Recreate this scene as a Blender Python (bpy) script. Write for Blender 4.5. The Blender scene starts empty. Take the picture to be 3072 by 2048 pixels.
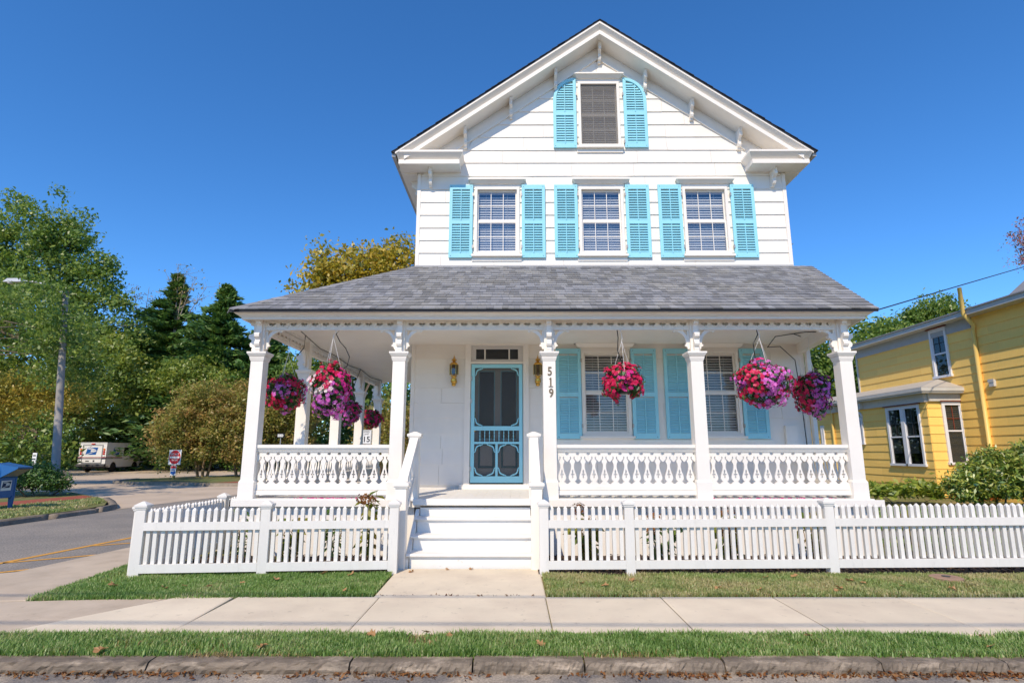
import bpy, math, random
import numpy as np
from mathutils import Vector, Matrix
from mathutils.geometry import tessellate_polygon
R = math.radians
rnd = random.Random(7)
SC = bpy.context.scene
COL = SC.collection

# ------------------------------------------------------------------ camera
cam = bpy.data.cameras.new('camera'); cam.sensor_width = 36; cam.lens = 19.93
cam.clip_start = .05; cam.clip_end = 2000
camo = bpy.data.objects.new('camera', cam); COL.objects.link(camo)
camo.location = (0, 0, 1.47); camo.rotation_euler = (R(101.0), 0, R(.2))
SC.camera = camo
# ------------------------------------------------------------------ sky, sun, exposure
SUN_EL, SUN_TAN = R(44.7), .31                 # the sun stands behind the camera, a little to the left
w = bpy.data.worlds.new('World'); SC.world = w; w.use_nodes = True
nt = w.node_tree; bg = nt.nodes['Background']
sky = nt.nodes.new('ShaderNodeTexSky'); sky.sky_type = 'NISHITA'; sky.sun_disc = False
sky.sun_elevation = SUN_EL; sky.sun_rotation = R(180) + math.atan(SUN_TAN)
sky.altitude = 0; sky.air_density = .9; sky.dust_density = 0.; sky.ozone_density = 9.
hs_ = nt.nodes.new('ShaderNodeHueSaturation'); hs_.inputs['Saturation'].default_value = 1.13
nt.links.new(sky.outputs[0], hs_.inputs['Color']); nt.links.new(hs_.outputs[0], bg.inputs[0]); bg.inputs[1].default_value = .118
sl = bpy.data.lights.new('sun', 'SUN'); sl.energy = 2.55; sl.angle = R(.53); sl.color = (1, .85, .66)
so = bpy.data.objects.new('sun', sl); COL.objects.link(so)
sd = Vector((SUN_TAN, 1, 0)).normalized() * math.cos(SUN_EL) + Vector((0, 0, -math.sin(SUN_EL)))
so.rotation_euler = sd.to_track_quat('-Z', 'Y').to_euler(); so.location = (-6, -20, 25)
vs = SC.view_settings; vs.view_transform = 'Standard'; vs.look = 'None'; vs.gamma = 1; vs.use_curve_mapping = False
vs.exposure = .83
SC.render.engine = 'CYCLES'
SC.cycles.max_bounces = 9; SC.cycles.diffuse_bounces = 7; SC.cycles.transparent_max_bounces = 12
SC.cycles.caustics_reflective = False; SC.cycles.caustics_refractive = False

# ------------------------------------------------------------------ materials
MATS = {}
def M(name, col, rough=.6, var=.05, scale=4., rand=0., bump=0., bscale=60., spec=.3, metal=0., col2=None, c2scale=1.5, c2lo=.5, c2hi=.65, stretch=(1, 1, 1), spots=0., sscale=18.):
    """procedural surface: base colour, noise mottling, per-piece variation, a second colour in patches, bump"""
    m = bpy.data.materials.new(name); m.use_nodes = True; t = m.node_tree; N = t.nodes; L = t.links
    p = N['Principled BSDF']; p.inputs['Roughness'].default_value = rough
    p.inputs['Specular IOR Level'].default_value = spec; p.inputs['Metallic'].default_value = metal
    g = N.new('ShaderNodeNewGeometry'); mp = N.new('ShaderNodeVectorMath'); mp.operation = 'MULTIPLY'
    mp.inputs[1].default_value = stretch; L.new(g.outputs['Position'], mp.inputs[0])
    n = N.new('ShaderNodeTexNoise'); n.inputs['Scale'].default_value = scale; n.inputs['Detail'].default_value = 6
    L.new(mp.outputs[0], n.inputs['Vector'])
    mr = N.new('ShaderNodeMapRange'); mr.inputs['From Min'].default_value = .25; mr.inputs['From Max'].default_value = .75
    mr.inputs['To Min'].default_value = 1 - var; mr.inputs['To Max'].default_value = 1 + var
    L.new(n.outputs[0], mr.inputs['Value']); fac = mr.outputs[0]
    if rand:
        oi = N.new('ShaderNodeObjectInfo'); ad = N.new('ShaderNodeMath'); ad.operation = 'ADD'
        L.new(oi.outputs['Random'], ad.inputs[0]); L.new(g.outputs['Random Per Island'], ad.inputs[1])
        fr = N.new('ShaderNodeMath'); fr.operation = 'FRACT'; L.new(ad.outputs[0], fr.inputs[0])
        m2 = N.new('ShaderNodeMapRange'); m2.inputs['To Min'].default_value = 1 - rand; m2.inputs['To Max'].default_value = 1 + rand
        L.new(fr.outputs[0], m2.inputs['Value'])
        mu = N.new('ShaderNodeMath'); mu.operation = 'MULTIPLY'; L.new(fac, mu.inputs[0]); L.new(m2.outputs[0], mu.inputs[1]); fac = mu.outputs[0]
    if spots:
        n3 = N.new('ShaderNodeTexNoise'); n3.inputs['Scale'].default_value = sscale; n3.inputs['Detail'].default_value = 5; n3.inputs['Roughness'].default_value = .7
        L.new(mp.outputs[0], n3.inputs['Vector'])
        r3 = N.new('ShaderNodeMapRange'); r3.inputs['From Min'].default_value = .60; r3.inputs['From Max'].default_value = .72
        r3.inputs['To Min'].default_value = 1.; r3.inputs['To Max'].default_value = 1. - spots; L.new(n3.outputs[0], r3.inputs['Value'])
        m3 = N.new('ShaderNodeMath'); m3.operation = 'MULTIPLY'; L.new(fac, m3.inputs[0]); L.new(r3.outputs[0], m3.inputs[1]); fac = m3.outputs[0]
    src = None
    if col2:
        n2 = N.new('ShaderNodeTexNoise'); n2.inputs['Scale'].default_value = c2scale; n2.inputs['Detail'].default_value = 8; n2.inputs['Roughness'].default_value = .65
        L.new(mp.outputs[0], n2.inputs['Vector'])
        r2 = N.new('ShaderNodeMapRange'); r2.inputs['From Min'].default_value = c2lo; r2.inputs['From Max'].default_value = c2hi
        L.new(n2.outputs[0], r2.inputs['Value'])
        mx = N.new('ShaderNodeMix'); mx.data_type = 'RGBA'; mx.inputs['A'].default_value = (*col, 1); mx.inputs['B'].default_value = (*col2, 1)
        L.new(r2.outputs[0], mx.inputs['Factor']); src = mx.outputs['Result']
    sc = N.new('ShaderNodeVectorMath'); sc.operation = 'SCALE'
    if src: L.new(src, sc.inputs[0])
    else: sc.inputs[0].default_value = col
    L.new(fac, sc.inputs['Scale']); L.new(sc.outputs[0], p.inputs['Base Color'])
    if bump:
        nb = N.new('ShaderNodeTexNoise'); nb.inputs['Scale'].default_value = bscale; nb.inputs['Detail'].default_value = 4
        L.new(mp.outputs[0], nb.inputs['Vector'])
        b = N.new('ShaderNodeBump'); b.inputs['Strength'].default_value = bump; b.inputs['Distance'].default_value = .01
        L.new(nb.outputs[0], b.inputs['Height']); L.new(b.outputs[0], p.inputs['Normal'])
    MATS[name] = m; return m
def ML(name, cols, trans=.35, gloss=.04, patch=0., pscale=.5):
    """leaf material: colour picked per leaf from a ramp, some light passing through"""
    m = bpy.data.materials.new(name); m.use_nodes = True; t = m.node_tree; N = t.nodes; L = t.links
    N.remove(N['Principled BSDF']); out = N['Material Output']
    g = N.new('ShaderNodeNewGeometry'); cr = N.new('ShaderNodeValToRGB')
    e = cr.color_ramp.elements
    for i, c in enumerate(cols):
        pos = i / max(1, len(cols) - 1)
        el = e[i] if i < 2 and i < len(e) else e.new(pos)
        el.position = pos; el.color = (*c, 1)
    f = g.outputs['Random Per Island']
    if patch:
        n = N.new('ShaderNodeTexNoise'); n.inputs['Scale'].default_value = pscale; n.inputs['Detail'].default_value = 3
        L.new(g.outputs['Position'], n.inputs['Vector'])
        r = N.new('ShaderNodeMapRange'); r.inputs['From Min'].default_value = .3; r.inputs['From Max'].default_value = .7
        L.new(n.outputs[0], r.inputs['Value'])
        mm = N.new('ShaderNodeMix'); mm.inputs['Factor'].default_value = patch
        L.new(f, mm.inputs['A']); L.new(r.outputs[0], mm.inputs['B']); f = mm.outputs['Result']
    L.new(f, cr.inputs[0])
    d = N.new('ShaderNodeBsdfDiffuse'); tr = N.new('ShaderNodeBsdfTranslucent'); gl = N.new('ShaderNodeBsdfGlossy'); gl.inputs['Roughness'].default_value = .45
    m1 = N.new('ShaderNodeMixShader'); m1.inputs[0].default_value = trans
    m2 = N.new('ShaderNodeMixShader'); m2.inputs[0].default_value = gloss
    L.new(cr.outputs[0], d.inputs[0]); L.new(cr.outputs[0], tr.inputs[0])
    L.new(d.outputs[0], m1.inputs[1]); L.new(tr.outputs[0], m1.inputs[2])
    L.new(m1.outputs[0], m2.inputs[1]); L.new(gl.outputs[0], m2.inputs[2]); L.new(m2.outputs[0], out.inputs[0])
    MATS[name] = m; return m
def Mglass(name, tint=(.75, .8, .82), refl=.12, rough=.01):
    m = bpy.data.materials.new(name); m.use_nodes = True; t = m.node_tree; N = t.nodes; L = t.links
    N.remove(N['Principled BSDF']); out = N['Material Output']
    a = N.new('ShaderNodeBsdfTransparent'); a.inputs[0].default_value = (*tint, 1)
    b = N.new('ShaderNodeBsdfGlossy'); b.inputs['Roughness'].default_value = rough; b.inputs[0].default_value = (.95, .97, 1, 1)
    lw = N.new('ShaderNodeLayerWeight'); lw.inputs[0].default_value = .5
    fr = N.new('ShaderNodeMath'); fr.operation = 'POWER'; fr.inputs[1].default_value = 5.; L.new(lw.outputs['Facing'], fr.inputs[0])
    ad = N.new('ShaderNodeMath'); ad.operation = 'ADD'; ad.inputs[1].default_value = refl + .045; ad.use_clamp = True
    L.new(fr.outputs[0], ad.inputs[0])
    mx = N.new('ShaderNodeMixShader'); L.new(ad.outputs[0], mx.inputs[0]); L.new(a.outputs[0], mx.inputs[1]); L.new(b.outputs[0], mx.inputs[2])
    L.new(mx.outputs[0], out.inputs[0]); MATS[name] = m; return m
def Mscreen(name, col, cover):
    m = bpy.data.materials.new(name); m.use_nodes = True; t = m.node_tree; N = t.nodes; L = t.links
    N.remove(N['Principled BSDF']); out = N['Material Output']
    a = N.new('ShaderNodeBsdfTransparent'); b = N.new('ShaderNodeBsdfDiffuse'); b.inputs[0].default_value = (*col, 1)
    mx = N.new('ShaderNodeMixShader'); mx.inputs[0].default_value = cover
    L.new(a.outputs[0], mx.inputs[1]); L.new(b.outputs[0], mx.inputs[2]); L.new(mx.outputs[0], out.inputs[0]); MATS[name] = m; return m

M('white', (.83, .785, .715), .45, .025, 2.5, rand=.012, bump=.06, bscale=35, col2=(.78, .73, .66), c2scale=1.2, c2lo=.5, c2hi=.8)
M('white_fence', (.72, .695, .65), .55, .04, 9, rand=.03, bump=.12, bscale=50, col2=(.70, .67, .60), c2scale=5, c2lo=.55, c2hi=.8, stretch=(1, 1, .25), spots=.14, sscale=14)
M('white_step', (.78, .765, .73), .5, .04, 5, bump=.15, bscale=30, col2=(.50, .46, .40), c2scale=14, c2lo=.64, c2hi=.74)
M('teal', (.31, .68, .79), .45, .03, 5, rand=.03, bump=.04)
M('teal_dark', (.02, .17, .21), .5, .04)
M('door_white', (.62, .60, .57), .5, .03)
M('shingle', (.225, .228, .24), .9, .22, 90, rand=.28, bump=.35, bscale=220, spec=.15, col2=(.25, .245, .235), c2scale=2, c2lo=.45, c2hi=.6)
M('shingle_dark', (.035, .037, .045), .9, .2, 60, bump=.3, bscale=150)
M('drip_edge', (.16, .13, .11), .5, .08)
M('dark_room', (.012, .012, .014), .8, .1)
M('blind', (.74, .72, .68), .5, .02)
M('brass', (.62, .37, .08), .22, .08, 20, metal=1., spec=.5)
M('hinge', (.45, .43, .40), .4, .1, metal=.6)
M('iron', (.03, .03, .032), .5, .1)
M('number_bronze', (.16, .125, .08), .45, .1)
M('hose_black', (.02, .02, .02), .45, .05)
M('wire_white', (.75, .75, .75), .4, .02)
Mglass('window_glass', (.88, .89, .90), .01)
Mglass('old_glass', (.5, .52, .53), .0)
Mglass('window_glass_blue', (.82, .86, .90), .11)
Mglass('dark_glass', (.12, .12, .13), .03)
Mglass('lamp_glass', (.42, .36, .24), .03)
Mscreen('insect_screen', (.10, .097, .09), .36)
Mscreen('sash_screen', (.22, .21, .20), .42)
M('yellow_siding', (.97, .63, .165), .6, .035, 6, rand=.045, bump=.1, bscale=40, stretch=(3, 3, .5))
M('yellow_paint', (.80, .56, .17), .4, .03)
M('pale_trim', (.55, .53, .49), .55, .06)
M('grey_trim', (.40, .405, .41), .5, .05)
M('beige_roof', (.46, .42, .36), .7, .06, 3)
M('curtain_red', (.30, .035, .025), .8, .2, 20)
M('curtain_white', (.6, .6, .6), .8, .1, 20)
M('red_brown', (.20, .05, .03), .6, .1)
M('orange_lattice', (.42, .115, .025), .6, .1)
M('concrete_new', (.70, .60, .445), .85, .07, 2.2, rand=.05, bump=.12, bscale=120, col2=(.60, .50, .375), c2scale=1.3, c2lo=.45, c2hi=.75, spots=.32, sscale=8)
M('concrete_old', (.53, .435, .325), .9, .10, 3, rand=.03, bump=.25, bscale=110, col2=(.43, .345, .25), c2scale=1.6, c2lo=.45, c2hi=.75, spots=.25, sscale=7)
M('concrete_tan', (.56, .45, .335), .9, .10, 1.2, rand=.03, bump=.2, bscale=60, col2=(.36, .29, .215), c2scale=.6, c2lo=.45, c2hi=.75)
M('asphalt', (.225, .205, .18), .85, .55, 42, bump=.6, bscale=60, spec=.3, col2=(.31, .275, .23), c2scale=.9, c2lo=.4, c2hi=.7)
M('asphalt_front', (.19, .17, .15), .85, .4, 60, bump=.5, bscale=140, spec=.25, col2=(.42, .345, .255), c2scale=1.7, c2lo=.42, c2hi=.62)
M('kerb_stone', (.175, .138, .10), .6, .38, 11, rand=.10, bump=1., bscale=16, col2=(.33, .265, .195), c2scale=4.5, c2lo=.52, c2hi=.62, stretch=(.55, 1, 2.2))
M('kerb_old', (.27, .225, .175), .85, .25, 7, bump=.4, bscale=30, col2=(.13, .11, .085), c2scale=1.4, c2lo=.45, c2hi=.7)
M('yellow_line', (.66, .33, .055), .7, .2, 30, bump=.2, bscale=120, col2=(.36, .22, .09), c2scale=22, c2lo=.6, c2hi=.75)
M('brick_red', (.34, .095, .055), .85, .25, 6, rand=.15, bump=.2)
M('soil', (.09, .062, .04), .95, .3, 20, bump=.6, bscale=50, col2=(.16, .11, .06), c2scale=3)
M('mulch', (.07, .046, .034), .95, .4, 40, rand=.5, bump=.6, bscale=90, col2=(.12, .075, .05), c2scale=12)
M('turf', (.16, .16, .05), .95, .3, 12, bump=.5, bscale=60, col2=(.36, .26, .13), c2scale=1.1, c2lo=.5, c2hi=.7)
M('turf_far', (.13, .16, .045), .95, .3, 3, bump=.5, bscale=20, col2=(.20, .16, .07), c2scale=.4, c2lo=.42, c2hi=.65)
M('paver', (.27, .25, .225), .9, .12, 8, rand=.12, bump=.2)
M('bark', (.145, .115, .085), .9, .3, 8, bump=.8, bscale=18, stretch=(1, 1, .3))
M('bark_pale', (.30, .25, .195), .9, .25, 6, bump=.6, bscale=14, stretch=(1, 1, .3))
M('bark_tan', (.30, .20, .115), .85, .25, 8, bump=.5, bscale=14, stretch=(1, 1, .3))
M('pole_wood', (.30, .28, .26), .8, .12, 5, bump=.3, bscale=30, stretch=(1, 1, .15))
M('lamp_metal', (.50, .52, .54), .4, .06, metal=.4)
M('mail_blue', (.018, .115, .34), .35, .05, 3, spec=.5)
M('logo_blue', (.01, .10, .36), .4, .03)
M('logo_navy', (.012, .03, .085), .4, .03)
M('truck_white', (.82, .82, .80), .35, .04, 2, spec=.5)
M('stripe_red', (.36, .05, .045), .4, .03)
M('lamp_red', (.55, .025, .02), .25, .03); M('lamp_amber', (.75, .17, .01), .25, .03)
M('tyre', (.022, .021, .02), .8, .15); M('rim', (.20, .19, .18), .5, .1); M('bumper', (.09, .09, .095), .6, .15, 10)
M('dark_glass_paint', (.015, .018, .02), .08, .05, spec=.5)
M('sign_white', (.78, .78, .76), .4, .02); M('sign_red', (.50, .012, .018), .4, .03); M('sign_black', (.02, .02, .02), .5, .03); M('sign_blue', (.02, .10, .36), .4, .03)
M('sign_post', (.30, .23, .06), .6, .15, 10); M('cone_orange', (.80, .13, .02), .5, .05); M('galv', (.36, .37, .38), .45, .1, metal=.5)
M('box_cover', (.30, .19, .13), .8, .15, 15)
ML('grass_blade', [(.11, .20, .035), (.18, .32, .06), (.26, .43, .09), (.40, .48, .17), (.64, .53, .30)], .5, .04, .42, 1.3)
ML('grass_dry', [(.20, .32, .065), (.33, .43, .12), (.55, .49, .22), (.70, .57, .34)], .5, .04, .55, 1.6)
ML('dead_leaf', [(.20, .07, .02), (.40, .18, .06), (.50, .29, .13), (.13, .05, .02)], .25, .03)
ML('litter', [(.10, .035, .012), (.22, .085, .025), (.32, .16, .06), (.05, .025, .012)], .2, .02)

# ------------------------------------------------------------------ mesh helpers
class B:
    def __init__(s): s.v = []; s.f = []
    def add(s, vs, fs):
        o = len(s.v); s.v += [tuple(p) for p in vs]; s.f += [tuple(i + o for i in f) for f in fs]; return s
    def box(s, x0, x1, y0, y1, z0, z1):
        return s.hexa([(x0, y0, z0), (x1, y0, z0), (x1, y1, z0), (x0, y1, z0), (x0, y0, z1), (x1, y0, z1), (x1, y1, z1), (x0, y1, z1)])
    def hexa(s, p):
        p = [Vector(q) for q in p]
        if (p[1] - p[0]).cross(p[3] - p[0]).dot(p[4] - p[0]) < 0: p = [p[i] for i in (0, 3, 2, 1, 4, 7, 6, 5)]
        return s.add(p, [(0, 3, 2, 1), (4, 5, 6, 7), (0, 1, 5, 4), (1, 2, 6, 5), (2, 3, 7, 6), (3, 0, 4, 7)])
    def frus(s, a, b):                                  # a, b: (x0,x1,y0,y1,z)
        return s.hexa([(a[0], a[2], a[4]), (a[1], a[2], a[4]), (a[1], a[3], a[4]), (a[0], a[3], a[4]),
                       (b[0], b[2], b[4]), (b[1], b[2], b[4]), (b[1], b[3], b[4]), (b[0], b[3], b[4])])
    def prism(s, poly, O, U, V, N, d, holes=()):
        """a flat outline (with holes) in the frame O,U,V given the thickness d along N"""
        O, U, V, N = map(Vector, (O, U, V, N)); rings = [list(poly)] + [list(h) for h in holes]
        pts = [p for r in rings for p in r]; n = len(pts); o = len(s.v)
        tri = tessellate_polygon([[Vector((p[0], p[1], 0)) for p in r] for r in rings])
        for k in (0, 1):
            for p in pts: s.v.append(tuple(O + U * p[0] + V * p[1] + N * (d * k)))
        nf = U.cross(V).dot(N)
        for t in tri:
            a, b, c = (pts[i] for i in t); ar = (b[0] - a[0]) * (c[1] - a[1]) - (c[0] - a[0]) * (b[1] - a[1])
            t = tuple(t) if (ar * nf) > 0 else tuple(reversed(t))
            s.f.append(tuple(o + n + i for i in t)); s.f.append(tuple(o + i for i in reversed(t)))
        i0 = 0
        for k, r in enumerate(rings):
            m = len(r); ar = sum(r[i][0] * r[(i + 1) % m][1] - r[(i + 1) % m][0] * r[i][1] for i in range(m))
            for i in range(m):
                a, b = o + i0 + i, o + i0 + (i + 1) % m; q = (a, b, b + n, a + n)
                if (ar * nf > 0) != (k == 0): q = q[::-1]
                s.f.append(q)
            i0 += m
        return s
    def tube(s, pts, r, n=6):
        pts = [Vector(p) for p in pts]; rs = r if isinstance(r, (list, tuple)) else [r] * len(pts); o = len(s.v)
        for i, p in enumerate(pts):
            t = (pts[min(i + 1, len(pts) - 1)] - pts[max(i - 1, 0)]).normalized()
            a = t.cross(Vector((0, 0, 1)) if abs(t.z) < .9 else Vector((1, 0, 0))).normalized(); b = t.cross(a)
            for k in range(n):
                th = 2 * math.pi * k / n; s.v.append(tuple(p + (a * math.cos(th) + b * math.sin(th)) * rs[i]))
        for i in range(len(pts) - 1):
            for k in range(n):
                k2 = (k + 1) % n; s.f.append((o + i * n + k, o + i * n + k2, o + (i + 1) * n + k2, o + (i + 1) * n + k))
        s.f.append(tuple(o + k for k in range(n))); s.f.append(tuple(o + (len(pts) - 1) * n + k for k in reversed(range(n)))); return s
    def lathe(s, prof, c, n=14):
        o = len(s.v)
        for r, z in prof:
            for k in range(n):
                th = 2 * math.pi * (k + .5) / n; s.v.append((c[0] + r * math.cos(th), c[1] + r * math.sin(th), c[2] + z))
        for i in range(len(prof) - 1):
            for k in range(n):
                k2 = (k + 1) % n; s.f.append((o + i * n + k, o + i * n + k2, o + (i + 1) * n + k2, o + (i + 1) * n + k))
        s.f.append(tuple(o + k for k in reversed(range(n)))); s.f.append(tuple(o + (len(prof) - 1) * n + k for k in range(n))); return s
    def sheet(s, poly, z):
        o = len(s.v); s.v += [(p[0], p[1], z) for p in poly]
        for t in tessellate_polygon([[Vector((p[0], p[1], 0)) for p in poly]]):
            a, b, c = (poly[i] for i in t); ar = (b[0] - a[0]) * (c[1] - a[1]) - (c[0] - a[0]) * (b[1] - a[1])
            s.f.append(tuple(o + i for i in (t if ar > 0 else reversed(t))))
        return s
    def mesh(s, name, mat=None, smooth=False):
        m = bpy.data.meshes.new(name); m.from_pydata(s.v, [], s.f)
        if mat: m.materials.append(MATS[mat])
        if smooth: m.polygons.foreach_set('use_smooth', [True] * len(m.polygons))
        return m
LOCAL = set()
def put(name, me, parent=None, loc=None, rot=None, scale=None):
    o = bpy.data.objects.new(name, me); COL.objects.link(o)
    if loc is not None: o.location = loc
    if rot is not None: o.rotation_euler = rot
    if scale is not None: o.scale = scale
    if parent is not None:
        o.parent = parent
        if parent.type == 'EMPTY' and parent.name not in LOCAL: o.matrix_parent_inverse = Matrix.Translation(-parent.location)
    return o
def new(name, b, mat, parent=None, smooth=False, kind=None):
    o = put(name, b.mesh(name, mat, smooth), parent)
    if kind: o['kind'] = kind
    return o
def tag(o, label, cat, group=None):
    o['label'] = label; o['category'] = cat
    if group: o['group'] = group
    return o
def T(name, label, cat, loc=(0, 0, 0), group=None, local=False, rotz=0.):
    o = bpy.data.objects.new(name, None); COL.objects.link(o); o.location = loc; o.rotation_euler = (0, 0, rotz); o.empty_display_size = .2
    if local: LOCAL.add(o.name)
    return tag(o, label, cat, group)
def struct(name, b, mat, parent=None):
    o = new(name, b, mat, parent)
    if parent is None: o['kind'] = 'structure'
    return o
def raw(name, verts, faces, mat, parent=None, kind=None):
    """big meshes from numpy arrays: verts (n,3); faces: (m,k) with k = 3 or 4, or a list of such blocks"""
    me = bpy.data.meshes.new(name); fl = faces if isinstance(faces, list) else [faces]
    me.vertices.add(len(verts)); me.vertices.foreach_set('co', np.ascontiguousarray(verts, dtype=np.float32).ravel())
    tot = np.concatenate([np.full(len(f), f.shape[1]) for f in fl]); idx = np.concatenate([f.ravel() for f in fl])
    me.loops.add(len(idx)); me.loops.foreach_set('vertex_index', idx.astype(np.int32))
    me.polygons.add(len(tot)); st = np.concatenate([[0], np.cumsum(tot)[:-1]])
    me.polygons.foreach_set('loop_start', st.astype(np.int32)); me.polygons.foreach_set('loop_total', tot.astype(np.int32))
    me.update(calc_edges=True); me.materials.append(MATS[mat])
    o = put(name, me, parent)
    if kind: o['kind'] = kind
    return o
def text(name, s, size, loc, rot, mat, parent, ext=.002, offset=0., sx=1., align='CENTER'):
    c = bpy.data.curves.new(name, 'FONT'); c.body = s; c.size = size; c.extrude = ext; c.align_x = align; c.align_y = 'CENTER'; c.offset = offset; c.resolution_u = 3
    o = bpy.data.objects.new(name, c); COL.objects.link(o)
    bpy.context.view_layer.update()
    me = bpy.data.meshes.new_from_object(o.evaluated_get(bpy.context.evaluated_depsgraph_get()))
    bpy.data.objects.remove(o); bpy.data.curves.remove(c)
    me.materials.clear(); me.materials.append(MATS[mat]); me.transform(Matrix.Diagonal((sx, 1, 1, 1)))
    return put(name, me, parent, loc, rot)
def grass(name, label, areas, dens, h, mat, seed, wid=.0045, z=0., cat='grass'):
    """blades of grass rooted inside rectangles / quads given as 4 corners"""
    g = np.random.default_rng(seed); P = []
    for a in areas:
        a = np.array(a, float); ar = abs(np.cross(a[1] - a[0], a[3] - a[0])) * .5 + abs(np.cross(a[1] - a[2], a[3] - a[2])) * .5
        n = int(ar * dens); u, v = g.random(n)[:, None], g.random(n)[:, None]
        P.append((1 - u) * (1 - v) * a[0] + u * (1 - v) * a[1] + u * v * a[2] + (1 - u) * v * a[3])
    P = np.concatenate(P)
    worn = np.sin(P[:, 0] * 1.9 + seed) * np.sin(P[:, 1] * 4.3 + P[:, 0] * .8 + seed * .7) + .6 * np.sin(P[:, 0] * 5.3 + P[:, 1] * 7.1) * np.sin(P[:, 0] * 3.1 - P[:, 1] * 9.)
    P = P[g.random(len(P)) > np.clip((worn - .55) * 2.2, 0, .82)]; P = P + g.normal(size=P.shape) * np.array([.004, .013]); n = len(P)
    clump = .55 + .45 * (np.sin(P[:, 0] * 7.3 + 2 * np.sin(P[:, 1] * 5.1)) * np.sin(P[:, 1] * 8.7 + P[:, 0] * 3.1))
    hh = h * (.55 + .75 * g.random(n)) * (.7 + .45 * clump); th = g.random(n) * 6.283; ln = hh * (.15 + .75 * g.random(n))
    d = np.stack([np.cos(th), np.sin(th)], 1); s = np.stack([-d[:, 1], d[:, 0]], 1) * (wid * (.6 + .8 * g.random(n)))[:, None]
    z0 = np.full(n, z - .004); V = np.empty((n, 5, 3), np.float32)
    V[:, 0, :2] = P - s; V[:, 1, :2] = P + s; V[:, 0, 2] = V[:, 1, 2] = z0
    mid = P + d * (ln * .35)[:, None]; V[:, 2, :2] = mid + s * .8; V[:, 3, :2] = mid - s * .8; V[:, 2, 2] = V[:, 3, 2] = z + hh * .62
    V[:, 4, :2] = P + d * ln[:, None]; V[:, 4, 2] = z + hh
    b = np.arange(n)[:, None] * 5
    o = raw(name, V.reshape(-1, 3), [np.hstack([b, b + 1, b + 2, b + 3]), np.hstack([b + 3, b + 2, b + 4])], mat, None, 'stuff')
    return tag(o, label, cat)

# ------------------------------------------------------------------ the ground
struct('ground', B().sheet([(-500, -300), (500, -300), (500, 900), (-500, 900)], -.16), 'turf_far')
struct('road', B().sheet([(-120, -30), (120, -30), (120, 4.47), (-120, 4.47)], -.08), 'asphalt_front')
struct('side_road', B().sheet([(-10.62, 4.6), (-6.0, 4.6), (-5.9, 14), (-5.6, 40), (-5.6, 120), (-9.0, 120), (-9.2, 24), (-10.4, 17)], -.022), 'asphalt')
struct('lot_soil', B().box(-6.2, 70, 4.5, 70, -.2, -.026), 'turf')
# kerb of the road in front: single stones
kerb = bpy.data.objects.new('kerb', None); COL.objects.link(kerb); kerb['kind'] = 'structure'
kx = [-7.9, -6.4, -5.2, -3.9, -2.63, -1.18, -.30, .50, 1.50, 2.62, 3.52, 4.7, 5.8, 7.2]
def rough_bar(L, wdt, hgt, seg, amp, rs):
    """a long stone with a worn, uneven top edge and face"""
    g = random.Random(rs); b = B(); prof = [(0, -hgt), (.002, -hgt * .62), (0, -hgt * .36), (.008, -.026), (.020, -.006), (.05, 0), (wdt, .002), (wdt, -hgt)]
    n = len(prof)
    for i in range(seg + 1):
        x = L * i / seg
        e = .004 if i in (0, seg) else 0
        for j, (y, z) in enumerate(prof):
            a = amp * (0 if j in (0, 6, 7) else .5 if j == 5 else 1)
            b.v.append((x + (e if i == 0 else -e), y + e + g.uniform(-a, a), z - e + g.uniform(-a, a) * .6))
    for i in range(seg):
        for j in range(n - 1):
            o = i * n + j; b.f.append((o, o + n, o + n + 1, o + 1))
    b.f.append(tuple(range(n))); b.f.append(tuple(seg * n + j for j in reversed(range(n)))); return b
for i in range(len(kx) - 1):
    L = kx[i + 1] - kx[i] - .005
    put('kerb_stone', rough_bar(L, .13, .14, 46, .0085, i).mesh('kerb_stone', 'kerb_stone', False), kerb, (kx[i] + .006, 4.402 + rnd.uniform(-.005, .005), -.002 + rnd.uniform(-.004, .004)))
# concrete panels of the sidewalk
walk = bpy.data.objects.new('sidewalk', None); COL.objects.link(walk); walk['kind'] = 'structure'
sx_ = [-2.87, -1.39, .324, 1.515, 2.67, 3.94, 5.15, 6.35, 7.6, 8.9, 10.2, 11.5, 12.8]
def slab(name, poly, par, mat='concrete_new', z=0., g=.005, t=.1):
    cx = sum(p[0] for p in poly) / len(poly); cy = sum(p[1] for p in poly) / len(poly)
    q = []
    for p in poly:
        d = Vector((p[0] - cx, p[1] - cy)); q.append((p[0] - math.copysign(g, d.x), p[1] - math.copysign(g, d.y)))
    ci = .012; k = [(p[0] - math.copysign(ci, p[0] - cx), p[1] - math.copysign(ci, p[1] - cy)) for p in q]
    b = B(); n = len(q)
    b.v = [(p[0], p[1], z - t) for p in q] + [(p[0], p[1], z - .006) for p in q] + [(p[0], p[1], z) for p in k]
    for r in (0, 1):
        for i in range(n): j = (i + 1) % n; b.f.append((r * n + i, r * n + j, r * n + n + j, r * n + n + i))
    b.f.append(tuple(2 * n + i for i in range(n)))
    return new(name, b, mat, par)
slab('sidewalk_panel', [(-4.27, 5.03), (-2.85, 5.03), (-2.90, 6.26), (-3.48, 6.26)], walk)
for i in range(len(sx_) - 1):
    slab('sidewalk_panel', [(sx_[i], 5.03), (sx_[i + 1], 5.03), (sx_[i + 1], 6.27), (sx_[i], 6.27)], walk, z=rnd.uniform(-.003, .002))
slab('path_panel', [(-1.46, 6.27), (.335, 6.27), (.33, 7.70), (-1.49, 7.70)], walk, z=-.001)
old = bpy.data.objects.new('side_pavement', None); COL.objects.link(old); old['kind'] = 'structure'
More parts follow.
